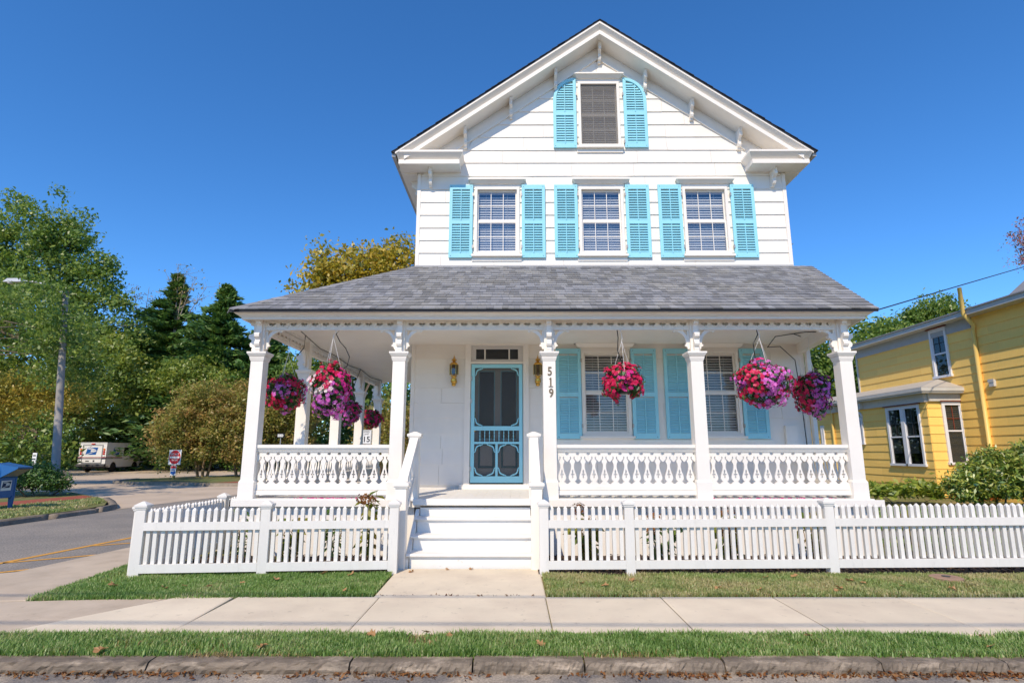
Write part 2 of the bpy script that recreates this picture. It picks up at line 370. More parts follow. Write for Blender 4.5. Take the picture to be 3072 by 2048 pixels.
slab('pavement_panel', [(-9, 4.55), (-4.3, 4.55), (-4.3, 5.02), (-3.52, 6.25), (-4.92, 6.10), (-6.0, 6.0), (-9, 5.9)], old, 'concrete_old', -.006, .003)
slab('pavement_panel', [(-9, 5.9), (-6.0, 6.0), (-4.94, 6.12), (-5.12, 7.7), (-5.15, 9.6), (-6.02, 9.6), (-6.25, 7.5), (-7.2, 6.9)], old, 'concrete_old', -.004, .003)
slab('pavement_panel', [(-6.02, 9.6), (-5.15, 9.6), (-5.1, 13.2), (-5.9, 13.2)], old, 'concrete_old', -.005, .003)
slab('pavement_panel', [(-5.9, 13.2), (-5.1, 13.2), (-5.0, 40), (-5.7, 40)], old, 'concrete_old', -.006, .003)
# yellow hatching at the corner of the side road
lines = B()
def stripe(a, b, wd):
    a, b = Vector(a), Vector(b); n = (b - a).normalized(); s = Vector((-n.y, n.x)) * wd / 2
    lines.sheet([tuple(a - s), tuple(b - s), tuple(b + s), tuple(a + s)], -.017)
stripe((-7.45, 5.2), (-7.0, 8.1), .10); stripe((-7.0, 8.1), (-6.62, 12.0), .10); stripe((-6.62, 12.0), (-6.35, 17), .10)
for a, b in (((-6.98, 8.15), (-6.05, 8.85)), ((-6.8, 9.6), (-6.0, 10.15)), ((-6.72, 10.4), (-5.98, 11.1)), ((-7.25, 6.8), (-6.23, 7.75))): stripe(a, b, .085)
struct('road_marking', lines, 'yellow_line')
# the far side of the side road: kerb, verge, brick walk, drive, parking lot
fk = bpy.data.objects.new('verge_kerb', None); COL.objects.link(fk); fk['kind'] = 'structure'
def kerb_piece(a, b, wd=.16, top=.11, mat='kerb_old', par=None, seed=1):
    a, b = Vector((*a, 0)), Vector((*b, 0)); L = (b - a).length; bb = rough_bar(L - .02, wd, top + .1, 10, .008, seed)
    ang = math.atan2(b.y - a.y, b.x - a.x)
    return put('kerb_stone', bb.mesh('kerb_stone', mat, True), par or fk, (a.x, a.y, top), (0, 0, ang))
for i, (a, b) in enumerate((((-10.55, 14.7), (-10.58, 13.3)), ((-10.6, 13.2), (-10.66, 11.2)), ((-10.66, 11.2), (-10.7, 8.2)), ((-11.5, 16.6), (-10.75, 15.6)), ((-10.75, 15.6), (-10.55, 14.75)), ((-12.6, 17.9), (-11.5, 16.6)))):
    kerb_piece(a, b, .16, .10 if i else .085, seed=40 + i)
struct('verge', B().sheet([(-40, 4.6), (-10.72, 4.6), (-10.7, 14.7), (-10.9, 15.6), (-11.6, 16.7), (-12.7, 18.0), (-15.6, 20.6), (-19, 21), (-40, 19)], .075), 'turf_far')
struct('brick_walk', B().sheet([(-30, 14.2), (-13.3, 15.2), (-13.0, 18.2), (-14.0, 19.0), (-14.4, 16.4), (-30, 15.6)], .083), 'brick_red')
struct('driveway', B().sheet([(-12.7, 18.02), (-11.6, 16.72), (-10.7, 15.5), (-10.5, 14.75), (-10.35, 17), (-9.2, 24), (-9.0, 34), (-12, 48), (-75, 58), (-75, 24), (-19, 21), (-15.6, 20.6)], -.018), 'concrete_tan')
isl = bpy.data.objects.new('island_kerb', None); COL.objects.link(isl); isl['kind'] = 'structure'
ip = [(-19.6, 30.5), (-18.9, 27.7), (-17.4, 26.9), (-15.4, 26.6), (-13.5, 25.7), (-11.9, 25.8), (-10.2, 27.0)]
for i in range(len(ip) - 1): kerb_piece(ip[i + 1], ip[i], .18, .12, 'kerb_old', isl, 60 + i)
struct('island_turf', B().sheet([(-19.5, 30.4), (-18.8, 27.85), (-17.3, 27.05), (-15.4, 26.75), (-13.5, 25.9), (-11.9, 26.0), (-10.0, 27.1), (-9.8, 40), (-12, 40)], .10), 'turf_far')
struct('island_bricks', B().sheet([(-13.4, 26.1), (-11.9, 26.2), (-10.0, 27.2), (-9.9, 28.3), (-12.9, 27.4)], .108), 'brick_red')
lk = bpy.data.objects.new('lot_kerb', None); COL.objects.link(lk); lk['kind'] = 'structure'
for i in range(9): kerb_piece((-16 - i * 4.2, 46.0 + i * 1.05), (-20.2 - i * 4.2, 47.05 + i * 1.05), .2, .13, 'kerb_old', lk, 80 + i)
struct('wood_floor', B().sheet([(-90, 58), (-60, 57.5), (-16, 46.6), (-9.5, 40), (-9, 140), (-90, 140)], -.008), 'soil')
# flower bed behind the fence, lawn on the right
struct('flower_bed', B().sheet([(-4.5, 7.42), (-1.5, 7.42), (-1.5, 8.62), (-4.5, 8.62)], -.004).sheet([(.3, 7.36), (7.6, 7.36), (7.6, 8.62), (.3, 8.62)], .004), 'mulch')
struct('paver_path', B().sheet([(5.7, 10.2), (20, 9.7), (20, 10.6), (5.7, 11.3)], .006), 'paver')

# ================================================================== the white house
H = T('white_house', 'white two-storey gabled house with turquoise shutters and a wraparound porch', 'house', (1.8, 10.85, 0))
WY = 10.85; XL, XR = -1.97, 5.57; RX = 1.80
SL = .711                                              # pitch of the main roof
def zrake(x, peak): return peak - SL * abs(x - RX)
X3, Y3, Z3 = Vector((1, 0, 0)), Vector((0, 1, 0)), Vector((0, 0, 1))
# openings (glass areas): x0, x1, z0, z1
W_UP = [(-.80, .115, 5.34, 6.80), (1.325, 2.235, 5.34, 6.80), (3.445, 4.365, 5.34, 6.80)]
W_GB = [(1.36, 2.235, 7.70, 9.21)]
W_LO = [(1.295, 2.225, 1.76, 3.40), (3.40, 4.325, 1.76, 3.40)]
DOOR = (-.82, .165, .90, 3.13); TRANS = (-.80, .145, 3.17, 3.46)
op = [(a + .05, b - .05, c + .05, d - .05) for a, b, c, d in W_UP + W_GB + W_LO] + [(DOOR[0], DOOR[1], .86, 3.50)]
def sq(a, b, c, d): return [(a, c), (b, c), (b, d), (a, d)]
wall = new('wall', B().prism([(XL, .3), (XR, .3), (XR, 7.15), (XR, zrake(XR, 10.06)), (RX, 10.06), (XL, zrake(XL, 10.06))], (0, WY + .012, 0), X3, Z3, Y3, .14,
           [sq(a, b, c, d) for a, b, c, d in op]), 'white', H)
new('wall', B().box(XL, XL + .14, WY + .16, 19.5, .3, 7.2), 'white', H)
new('wall', B().box(XR - .14, XR, WY + .16, 19.5, .3, 7.2), 'white', H)
new('wall', B().box(XL, XR, 19.5, 19.64, .3, 7.2), 'white', H)
new('foundation', B().box(XL - .02, XR + .02, WY + .02, 19.7, -.1, .3), 'pale_trim', H)
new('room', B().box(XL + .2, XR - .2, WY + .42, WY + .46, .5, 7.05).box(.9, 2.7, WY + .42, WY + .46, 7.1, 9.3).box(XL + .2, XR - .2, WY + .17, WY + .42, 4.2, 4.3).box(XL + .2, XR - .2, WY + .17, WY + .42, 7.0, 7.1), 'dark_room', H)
def siding(par, x0, x1, zs, holes, frame, mat, lim=None, name='siding_board', proud=.019, joint=1.15, rs=3, slack=.004):
    """lapped boards, course by course, cut round the openings; frame(u, z, out) gives the point"""
    g = random.Random(rs)
    for k in range(len(zs) - 1):
        za, zb = zs[k], zs[k + 1]
        cuts = sorted({za, zb} | {h[2] for h in holes if za < h[2] < zb} | {h[3] for h in holes if za < h[3] < zb})
        spans = {}
        for c0, c1 in zip(cuts, cuts[1:]):
            mid = (c0 + c1) / 2; seg = [(x0, x1)]
            for h in holes:
                if h[2] < mid < h[3]:
                    ns = []
                    for a, b in seg:
                        if h[1] <= a or h[0] >= b: ns.append((a, b))
                        else:
                            if a < h[0]: ns.append((a, h[0]))
                            if h[1] < b: ns.append((h[1], b))
                    seg = ns
            for a, b in seg:
                j = [a]; x = a + g.uniform(.4, joint)
                while x < b - .35: j.append(x); x += joint * g.uniform(.7, 1.2)
                j.append(b)
                for p, q in zip(j, j[1:]):
                    p_, q_ = p + .0022, q - .0022; P = []; wv0, wv1 = (g.uniform(-.004, .003), g.uniform(-.004, .003)) if c0 == za else (0, 0)
                    for z in (c0, c1):
                        pa, qa = p_, q_
                        if lim:
                            l, r = lim(z); pa, qa = max(p_, l), min(q_, r)
                        P.append((pa, qa, z))
                    if P[0][1] - P[0][0] < .02 or P[1][1] - P[1][0] < -.2: continue
                    if P[1][1] < P[1][0]: m = (P[1][0] + P[1][1]) / 2; P[1] = (m - .001, m + .001, P[1][2])
                    o0 = proud * (1 - (c0 - za) / (zb - za)) + g.uniform(0, .0015); o1 = proud * (1 - (c1 - za) / (zb - za)) + .001
                    b_ = B(); pts = []
                    for (pa, qa, z), o, k0, k1 in zip(P, (o0, o1), (wv0, 0), (wv1, 0)):
                        pts += [frame(pa, z + k0, o), frame(qa, z + k1, o), frame(qa, z + k1, -slack), frame(pa, z + k0, -slack)]
                    new(name, b_.hexa(pts), mat, par)
zs_lo = [.86, 1.24, 1.525, 1.81, 2.095, 2.38, 2.665, 2.95, 3.235, 3.53]
zs_up = [5.0, 5.115, 5.385, 5.655, 5.925, 6.20, 6.475, 6.755, 7.05, 7.345, 7.63, 7.93, 8.215, 8.515, 8.82, 9.1, 9.39, 9.7]
fr = lambda u, z, o: (u, WY - o, z)
holes = [(a + .02, b - .02, c + .0, d - .0) for a, b, c, d in W_UP + W_GB + W_LO] + [(-.93, .27, .8, 3.60)]
siding(wall, XL + .06, XR - .06, zs_lo, holes, fr, 'white', rs=1)
# the boards of the gable end below the frieze that follows the rake
def lim(z):
    d = (9.80 - z) / SL; return (RX - d, RX + d)
siding(wall, XL + .06, XR - .06, zs_up, holes, fr, 'white', lim, rs=2, joint=1.5)
new('corner_board', B().box(XL - .012, XL + .06, WY - .02, WY + .06, 5.0, 7.1), 'white', H)
new('corner_board', B().box(XR - .06, XR + .012, WY - .02, WY + .06, 5.0, 7.1), 'white', H)
new('corner_board', B().box(XL - .012, XL + .06, WY - .02, WY + .06, .8, 3.6), 'white', H)
new('corner_board', B().box(XR - .06, XR + .03, WY - .02, WY + .06, .8, 3.6), 'white', H)
# frieze boards and the small moulding along the rake
for s in (-1, 1):
    x_e = 3.75
    p0 = (RX, 9.98); p1 = (RX + s * x_e, 9.98 - SL * x_e)
    new('rake_frieze', B().prism([(p0[0], p0[1] - .20), (p1[0], p1[1] - .20), p1, p0], (0, WY - .012, 0), X3, Z3, Y3, .012), 'white', H)
    new('rake_moulding', B().prism([(p0[0], p0[1] - .235), (RX + s * 3.0, 9.98 - SL * 3.0 - .235), (RX + s * 3.0, 9.98 - SL * 3.0 - .19), (p0[0], p0[1] - .19)], (0, WY - .045, 0), X3, Z3, Y3, .045), 'white', H)
# main roof: dark shingles, rake boards, soffit
roof = new('roof', B().prism([(RX, 10.348), (-2.44, 7.333), (-2.40, 7.32), (RX, 10.315), (5.995, 7.32), (6.035, 7.333)], (0, 10.37, 0), X3, Z3, Y3, 9.4), 'shingle_dark', H)
g = random.Random(5)
for s in (-1, 1):                                      # courses of shingles along the rake edge
    b = B()
    for k in range(34):
        d = 4.22 * k / 34; x = RX + s * d; x2 = RX + s * (d + .15); z = 10.36 - SL * d; z2 = 10.36 - SL * (d + .15)
        b.prism([(x, z - .014), (x2, z2 - .010), (x2, z2 + .004), (x, z - .010)], (0, 10.355 + g.uniform(-.01, .006), 0), X3, Z3, Y3, 9.3)
    new('shingle_courses', b, 'shingle_dark', roof, kind='stuff')
    def rk(y0, y1, ztop, zbot, d0=0., d1=4.2):
        return B().prism([(RX + s * d0, ztop - SL * d0), (RX + s * d1, ztop - SL * d1), (RX + s * d1, zbot - SL * d1), (RX + s * d0, zbot - SL * d0)], (0, y0, 0), X3, Z3, Y3, y1 - y0)
    new('rake_board', rk(10.375, 10.41, 10.312, 10.27, 0, 4.17), 'white', roof)
    # sloped crown: front face leans back towards the bottom
    b = B(); A = lambda d, z, y: (RX + s * d, y, z - SL * d)
    q = [A(0, 10.27, 10.385), A(4.15, 10.27, 10.385), A(4.15, 10.27, 10.56), A(0, 10.27, 10.56), A(0, 10.145, 10.515), A(4.12, 10.145, 10.515), A(4.12, 10.145, 10.56), A(0, 10.145, 10.56)]
    b.hexa(q if s < 0 else q); new('rake_crown', b, 'white', roof)
    new('rake_fascia', rk(10.43, 10.56, 10.145, 10.055, 0, 4.0), 'white', roof)
    new('rake_soffit', rk(10.56, WY + .01, 10.08, 10.06, 0, 4.0), 'white', roof)
    # cornice return at the foot of the rake, with the eave running back
    xo = RX + s * 4.17; xi = RX + s * 2.82 if s < 0 else RX + s * 2.90
    def bx(xa, xb, y0, y1, z0, z1): return B().box(min(xa, xb), max(xa, xb), y0, y1, z0, z1)
    new('cornice_return', bx(xo, xi, 10.38, WY, 7.345, 7.385), 'white', roof)
    a = sorted((xo + s * .0, xi)); b2 = sorted((xo - s * .10, xi + s * .10))
    new('cornice_crown', B().frus((b2[0], b2[1], 10.53, WY, 7.215), (a[0], a[1], 10.385, WY, 7.345)), 'white', roof)
    new('cornice_fascia', bx(xo - s * .06, xi + s * .07, 10.45, WY, 7.125, 7.214), 'white', roof)
    new('eave', bx(xo, RX + s * 3.80, WY, 19.7, 7.22, 7.30).box(*sorted((xo - s * .08, RX + s * 3.80)), WY, 19.7, 7.10, 7.22), 'white', roof)
    new('gutter', bx(xo + s * .07, xo, 10.42, 19.7, 7.26, 7.335), 'grey_trim', roof)
def corbel_profile(w_, h_):
    return [(0, 0), (w_, 0), (w_, -.10 * h_), (w_ * .92, -.20 * h_), (w_ * .98, -.28 * h_), (w_ * .93, -.40 * h_), (w_ * .70, -.47 * h_), (w_ * .52, -.56 * h_), (w_ * .50, -.68 * h_), (w_ * .58, -.78 * h_), (w_ * .50, -.88 * h_), (w_ * .30, -.92 * h_), (w_ * .26, -1.0 * h_), (0, -1.0 * h_)]
cb = B().prism(corbel_profile(.22, .40), (-.03, 0, 0), -Y3, Z3, X3, .06).mesh('bracket', 'white')
for k in range(-3, 4):
    x = 1.83 + k * .945; put('bracket', cb, roof, (x, WY - .013, 10.058 - SL * abs(x - RX) - .01))
for x in (-1.70, 5.30): put('bracket', cb, roof, (x, WY - .013, 7.124), scale=(1, 1.1, .85))
for s, x in ((-1, XL), (1, XR)):
    for k in range(3): put('bracket', cb, roof, (x, 11.2 + k * 1.4, 7.10), (0, 0, R(-90 if s < 0 else 90)), (1, .9, .85))
# small bay eave on the right-hand wall
new('side_bay', B().box(XR, 5.85, 12.3, 14.6, .3, 5.75).box(XR, 6.05, 12.0, 14.9, 5.75, 5.84).frus((XR, 6.0, 12.05, 14.85, 5.84), (XR, 6.18, 11.9, 15, 5.98)), 'white', H)

# ------------------------------------------------------------------ windows
def window(x0, x1, z0, z1, hood, y=WY, glass='window_glass', screen=False, slat=.052, tilt=28, mid=.5, sill=True, hoodw=.13):
    c = .055; f = .04; b = B()
    for yy, a in ((y - .045, 0.),):
        b.box(x0, x0 + c, y - .045, y + .02, z0, z1).box(x1 - c, x1, y - .045, y + .02, z0, z1)
        b.box(x0 + c, x1 - c, y - .045, y + .02, z1 - c, z1).box(x0 + c, x1 - c, y - .045, y + .02, z0, z0 + c)
    w_ = new('window', b, 'white', H)
    gx0, gx1, gz0, gz1 = x0 + c, x1 - c, z0 + c, z1 - c; zm = gz0 + (gz1 - gz0) * mid
    for k, (a, d) in enumerate(((gz0, zm), (zm, gz1))):
        yo = y + .004 + (.022 if k else 0.)
        s = B().box(gx0, gx0 + f * .7, yo, yo + .03, a, d).box(gx1 - f * .7, gx1, yo, yo + .03, a, d)
        s.box(gx0 + f * .7, gx1 - f * .7, yo, yo + .03, a, a + f).box(gx0 + f * .7, gx1 - f * .7, yo, yo + .03, d - f * .9, d)
        new('sash', s, 'white', w_)
        px0, px1, pz0, pz1 = gx0 + f * .7, gx1 - f * .7, a + f, d - f * .9
        new('pane', B().add([(px0, yo + .014, pz0), (px1, yo + .014, pz0), (px1, yo + .014, pz1), (px0, yo + .014, pz1)], [(0, 1, 2, 3)]), glass, w_)
        for i in (1, 2):
            x = px0 + (px1 - px0) * i / 3; new('muntin', B().box(x - .0065, x + .0065, yo + .003, yo + .011, pz0, pz1), 'white', w_)
        z = (pz0 + pz1) / 2; new('muntin', B().box(px0, px1, yo + .002, yo + .0105, z - .006, z + .006), 'white', w_)
    if screen: new('insect_screen', B().box(gx0, gx1, y - .008, y - .006, gz0, zm).box(gx0, gx1, y - .006, y - .004, zm, gz1), 'sash_screen', w_)
    n = int((gz1 - gz0 - .06) / slat); sm = B(); L = gx1 - gx0 - .02
    sm.hexa([(-L / 2, -.024, -.0015), (L / 2, -.024, -.0015), (L / 2, .024, -.0015), (-L / 2, .024, -.0015), (-L / 2, -.024, .0015), (L / 2, -.024, .0015), (L / 2, .024, .0015), (-L / 2, .024, .0015)])
    me = sm.mesh('blind_slat', 'blind')
    for i in range(n):
        put('blind_slat', me, w_, ((x0 + x1) / 2, y + .105, gz0 + .03 + slat * i), (R(tilt + rnd.uniform(-4, 4)), rnd.uniform(-.004, .004), 0))
    new('blind_headrail', B().box(gx0 + .005, gx1 - .005, y + .08, y + .13, gz1 - .05, gz1 - .002), 'blind', w_)
    for x in (gx0 + L * .22, gx0 + L * .78): new('blind_cord', B().tube([(x, y + .077, gz0 + .03), (x, y + .077, gz1 - .05)], .0022, 4), 'blind', w_)
    if hood:
        zt = z1 + .15
        new('window_hood', B().box(x0 - hoodw, x1 + hoodw, y - .14, y, zt - .03, zt).frus((x0 - hoodw + .07, x1 + hoodw - .07, y - .06, y, zt - .09), (x0 - hoodw + .02, x1 + hoodw - .02, y - .125, y, zt - .03)).box(x0 - .03, x1 + .03, y - .03, y, z1, zt - .09), 'white', w_)
    if sill:
        new('sill', B().box(x0 - .05, x1 + .05, y - .10, y, z0 - .045, z0).box(x0 - .04, x1 + .04, y - .035, y, z0 - .13, z0 - .045), 'white', w_)
    return w_
for i, wv in enumerate(W_UP): window(*wv, True, glass='window_glass_blue', tilt=58, mid=.5)
window(*W_GB[0], True, glass='window_glass', screen=True, tilt=55, hoodw=.09)
for wv in W_LO: window(*wv, True, glass='window_glass', tilt=40, mid=.5, slat=.05)
new('apron_board', B().box(.80, 4.90, WY - .022, WY, 1.60, 1.69), 'white', H)

# ------------------------------------------------------------------ shutters
LV = {}
def louver(L, dep):
    k = (round(L, 3), dep)
    if k not in LV:
        h = .0042; LV[k] = B().hexa([(-L / 2, -dep / 2, -h), (L / 2, -dep / 2, -h), (L / 2, dep / 2, -h), (-L / 2, dep / 2, -h), (-L / 2, -dep / 2, h), (L / 2, -dep / 2, h), (L / 2, dep / 2, h), (-L / 2, dep / 2, h)]).mesh('louver', 'teal')
    return LV[k]
def shutter(x0, x1, z0, z1, pitch, tilt, arch=0, dep=.046, y=WY - .062):
    st = .062; zm = z0 + (z1 - z0) * .485; top, mid, bot = .095, .085, .105
    yf, yb = y, y + .034; w_ = x1 - x0
    xi0, xi1 = x0 + st, x1 - st
    if not arch:
        outer = sq(x0, x1, z0, z1); hs = [sq(xi0, xi1, z0 + bot, zm - mid / 2), sq(xi0, xi1, zm + mid / 2, z1 - top)]
        wid = lambda z: (xi0, xi1)
    else:
        r = w_ * .98; n = 12                               # quarter arch on the side away from the window
        cx, cz = (x1, z1 - r) if arch < 0 else (x0, z1 - r)
        arc = [(cx + arch * r * math.cos(t), cz + r * math.sin(t)) for t in [math.pi / 2 * i / n for i in range(n + 1)]]
        xo = x0 if arch < 0 else x1; xn = x1 if arch < 0 else x0
        outer = [(xn, z0), (xo, z0)] + [(xo, arc[0][1])] + arc[1:]
        r2 = r - st
        arc2 = [(cx + arch * r2 * math.cos(t), cz + r2 * math.sin(t)) for t in [math.pi / 2 * i / n for i in range(n + 1)]]
        xin = xi1 if arch < 0 else xi0
        arc2 = [p for p in arc2 if (p[0] - xin) * arch > .01]
        zi = cz + math.sqrt(max(0, r2 * r2 - (xin - cx) ** 2))
        xo2 = xi0 if arch < 0 else xi1
        hs = [sq(xi0, xi1, z0 + bot, zm - mid / 2), [(xin, zm + mid / 2), (xo2, zm + mid / 2)] + arc2 + [(xin, zi)]]
        def wid(z):
            if z <= cz: return (xi0, xi1)
            dx = math.sqrt(max(0, r2 * r2 - (z - cz) ** 2)); e = cx + arch * dx
            return (max(xi0, e), xi1) if arch < 0 else (xi0, min(xi1, e))
    sh = new('shutter', B().prism(outer, (0, yf, 0), X3, Z3, Y3, yb - yf, hs), 'teal', H)
    for a, d in ((z0 + bot, zm - mid / 2), (zm + mid / 2, z1 - top if not arch else z1 - st)):
        n = int((d - a - .012) / pitch); z = a + pitch * .55
        while z < d - pitch * .35:
            l, r_ = wid(z + .02)
            if r_ - l > .06: put('louver', louver(r_ - l - .002, dep), sh, ((l + r_) / 2, (yf + yb) / 2 + .003, z), (R(tilt), 0, 0))
            z += pitch
        xm = (x0 + x1) / 2; l, r_ = wid(d - .02)
        dd = d if not arch or a < zm else min(d, 1e9 if l < xm < r_ else d - .10)
        new('tilt_rod', B().box(xm - .007, xm + .007, yf - .012, yf + .003, a - .01, dd - .012), 'teal', sh)
    zz = [z0 + .035, z1 - .04]
    for z in zz:
        for x in ((x0 + .04, x1 - .04) if not (arch and z > zm) else ((x1 - .04,) if arch < 0 else (x0 + .04,))):
            new('screw', B().lathe([(.007, 0), (.007, .004)], (0, 0, 0), 6), 'iron', sh).matrix_basis = Matrix.Translation((x, yf - .001, z)) @ Matrix.Rotation(R(90), 4, 'X')
    return sh
SH_UP = [(-1.31, -.835), (.16, .635), (.822, 1.297), (2.275, 2.76), (2.94, 3.415), (4.42, 4.896)]
for a, b in SH_UP: shutter(a, b, 5.275, 6.835, .0535, 50, dep=.060)
shutter(.83, 1.315, 7.665, 9.28, .056, 62, -1, dep=.056); shutter(2.315, 2.80, 7.672, 9.285, .056, 62, 1, dep=.056)
for a, b in ((.805, 1.285), (2.25, 2.735), (2.88, 3.37), (4.345, 4.815)): shutter(a, b, 1.71, 3.425, .047, 62, dep=.046)
for x, zz in [(x, z) for x in (-.832, .157, 1.30, 2.272, 3.418, 4.417) for z in (5.5, 6.62)] + [(x, z) for x in (1.29, 2.247, 4.342) for z in (1.95, 3.2)] + [(x, z) for x in (1.322, 2.308) for z in (7.8, 8.9)]:
    new('shutter_hinge', B().box(x - .012, x + .012, WY - .074, WY - .03, zz - .035, zz + .035), 'hinge', H)

# ------------------------------------------------------------------ the entrance
x0, x1, z0, z1 = DOOR
new('door_casing', B().box(-.94, x0 - .012, WY - .05, WY + .03, .86, 3.60).box(x1 + .012, .285, WY - .05, WY + .03, .86, 3.60).box(x0 - .012, x1 + .012, WY - .05, WY + .03, 3.49, 3.60)
    .box(x0 - .012, x1 + .012, WY - .04, WY + .03, 3.135, 3.175).box(-1.0, .34, WY - .11, WY - .002, 3.655, 3.685).frus((-.95, .29, WY - .056, WY - .002, 3.60), (-.985, .325, WY - .10, WY - .002, 3.655)).box(-1.02, .36, WY - .07, WY - .004, .80, .88), 'white', H)
tr = new('transom', B().box(x0 - .01, -.735, WY - .01, WY + .03, 3.177, 3.488).box(.08, x1 + .01, WY - .01, WY + .03, 3.177, 3.488).box(-.735, .08, WY - .01, WY + .03, 3.177, 3.225).box(-.735, .08, WY - .01, WY + .03, 3.425, 3.488), 'door_white', H)
for a, b in ((-.735, -.575), (-.55, -.105), (-.08, .08)): new('pane', B().box(a, b, WY + .008, WY + .012, 3.226, 3.424), 'dark_glass_paint', tr)
for a in (-.575, -.105): new('muntin', B().box(a, a + .025, WY, WY + .02, 3.2255, 3.4245), 'white', tr)
idoor = new('entrance_door', B().prism(sq(x0 + .005, x1 - .005, .90, 3.12), (0, WY + .05, 0), X3, Z3, Y3, .045, [sq(-.665, -.385, 1.72, 2.99), sq(-.24, .04, 1.72, 2.99)]), 'door_white', H)
for a, b in ((-.665, -.385), (-.24, .04)):
    new('pane', B().box(a, b, WY + .066, WY + .07, 1.72, 2.99), 'dark_glass_paint', idoor)
    new('panel_trim', B().prism(sq(a - .02, b + .02, 1.70, 3.01), (0, WY + .042, 0), X3, Z3, Y3, .007, [sq(a, b, 1.72, 2.99)]), 'teal', idoor)
for a, b in ((-.68, -.37), (-.245, .065)):
    new('panel', B().prism(sq(a, b, 1.17, 1.63), (0, WY + .036, 0), X3, Z3, Y3, .012, [sq(a + .04, b - .04, 1.21, 1.59)]), 'teal_dark', idoor)
new('door_knob', B().lathe([(.012, 0), (.02, .02), (.03, .045), (.026, .065), (.008, .075)], (0, 0, 0), 10), 'brass', idoor, True).matrix_basis = Matrix.Translation((-.755, WY + .046, 1.86)) @ Matrix.Rotation(R(90), 4, 'X')
new('lock_plate', B().box(-.775, -.735, WY + .038, WY + .048, 2.05, 2.22), 'brass', idoor)
# screen door with sawn brackets and spindles
dy = WY - .035
zr = [(1.865, 1.945), (1.615, 1.655)]
xm = (x0 + x1) / 2
hs = [sq(x0 + .07, x1 - .07, 1.945, z1 - .075), sq(x0 + .07, x1 - .07, 1.655, 1.865), sq(x0 + .07, xm - .022, z0 + .125, 1.615), sq(xm + .022, x1 - .07, z0 + .125, 1.615)]
sdoor = new('screen_door', B().prism(sq(x0 + .004, x1 - .004, z0 + .006, z1 - .004), (0, dy, 0), X3, Z3, Y3, .032, hs), 'teal', H)
new('screen', B().box(x0 + .065, x1 - .065, dy + .0225, dy + .0235, z0 + .12, z1 - .07), 'insect_screen', sdoor)
for i in range(8):
    x = x0 + .07 + (x1 - x0 - .14) * (i + 1.2) / 9.4
    new('spindle', B().lathe([(.008, 0), (.008, .03), (.011, .05), (.006, .065), (.011, .10), (.006, .145), (.011, .16), (.008, .18), (.008, .21)], (x, dy + .016, 1.655), 6), 'teal', sdoor, True)
def fret(c, sx, sz, s=1.):
    """sawn corner bracket: a curved arm with leaf tips that spans a corner"""
    p = [(0, .155), (.022, .15), (.030, .125), (.036, .12), (.040, .085), (.060, .058), (.088, .042), (.118, .036), (.124, .028), (.150, .022), (.155, 0), (.142, .004), (.128, .016), (.108, .014), (.080, .024), (.052, .034), (.035, .052), (.024, .078), (.014, .108), (.016, .126), (.004, .142)]
    q = [(c[0] + sx * a * s, c[1] + sz * b_ * s) for a, b_ in p]
    return B().prism(q, (0, dy + .004, 0), X3, Z3, Y3, .018)
for (cx_, sx2) in ((x0 + .069, 1), (x1 - .069, -1)):
    new('corner_fretwork', fret((cx_, z1 - .074), sx2, -1), 'teal', sdoor); new('corner_fretwork', fret((cx_, 1.944), sx2, 1), 'teal', sdoor)
for a, b in ((x0 + .069, xm - .021), (xm + .021, x1 - .069)):
    for cx_, sx2 in ((a, 1), (b, -1)):
        new('corner_fretwork', fret((cx_, 1.616), sx2, -1, 1.05), 'teal', sdoor); new('corner_fretwork', fret((cx_, z0 + .124), sx2, 1, 1.05), 'teal', sdoor)
for z in (2.85, 2.42, 1.16): new('hinge', B().box(x0 - .035, x0 + .02, dy - .012, dy - .001, z - .04, z + .04), 'hinge', sdoor)
# brass wall lanterns either side of the door
def lantern(x, z):
    y = WY - .13
    l = new('lantern', B().lathe([(.0, -.24), (.03, -.235), (.045, -.21), (.035, -.185), (.055, -.165), (.062, -.14), (.05, -.11), (.06, -.095), (.02, -.08), (.05, -.07), (.055, -.045), (.035, -.04)], (x, y, z), 12), 'brass', H, True)
    new('back_plate', B().lathe([(.055, 0), (.055, .012), (.03, .03), (.02, .09)], (0, 0, 0), 12), 'brass', l, True).matrix_basis = Matrix.Translation((x, WY - .012, z - .14)) @ Matrix.Rotation(R(90), 4, 'X')
    b = B(); r = .082
    for k in range(6):
        t = math.pi / 3 * k; x_, y_ = x + r * math.cos(t), y + r * math.sin(t)
        b.tube([(x + .055 * math.cos(t), y + .055 * math.sin(t), z - .05), (x_, y_, z - .02), (x_, y_, z + .17)], .0045, 5)
    b.lathe([(.086, .165), (.092, .175), (.05, .215), (.03, .225), (.022, .24), (.05, .255), (.055, .265), (.03, .285), (.012, .30), (.016, .315), (.004, .345), (.003, .37)], (x, y, z), 6)
    new('lantern_frame', b, 'brass', l)
    gl = B()
    for k in range(6):
        t, u = math.pi / 3 * k, math.pi / 3 * (k + 1)
        gl.add([(x + r * .97 * math.cos(t), y + r * .97 * math.sin(t), z - .015), (x + r * .97 * math.cos(u), y + r * .97 * math.sin(u), z - .015), (x + r * .97 * math.cos(u), y + r * .97 * math.sin(u), z + .165), (x + r * .97 * math.cos(t), y + r * .97 * math.sin(t), z + .165)], [(0, 1, 2, 3)])
    new('lantern_glass', gl, 'lamp_glass', l)
    new('candle', B().lathe([(.012, -.04), (.012, .06), (.018, .075), (.014, .12), (.003, .15)], (x, y, z), 8), 'bark_tan', l, True)
lantern(-1.145, 2.93); lantern(.455, 2.93)
new('junction_box', B().box(1.56, 1.80, WY - .09, WY - .015, 3.62, 3.78).box(1.54, 1.82, WY - .10, WY - .09, 3.60, 3.80), 'white', H)
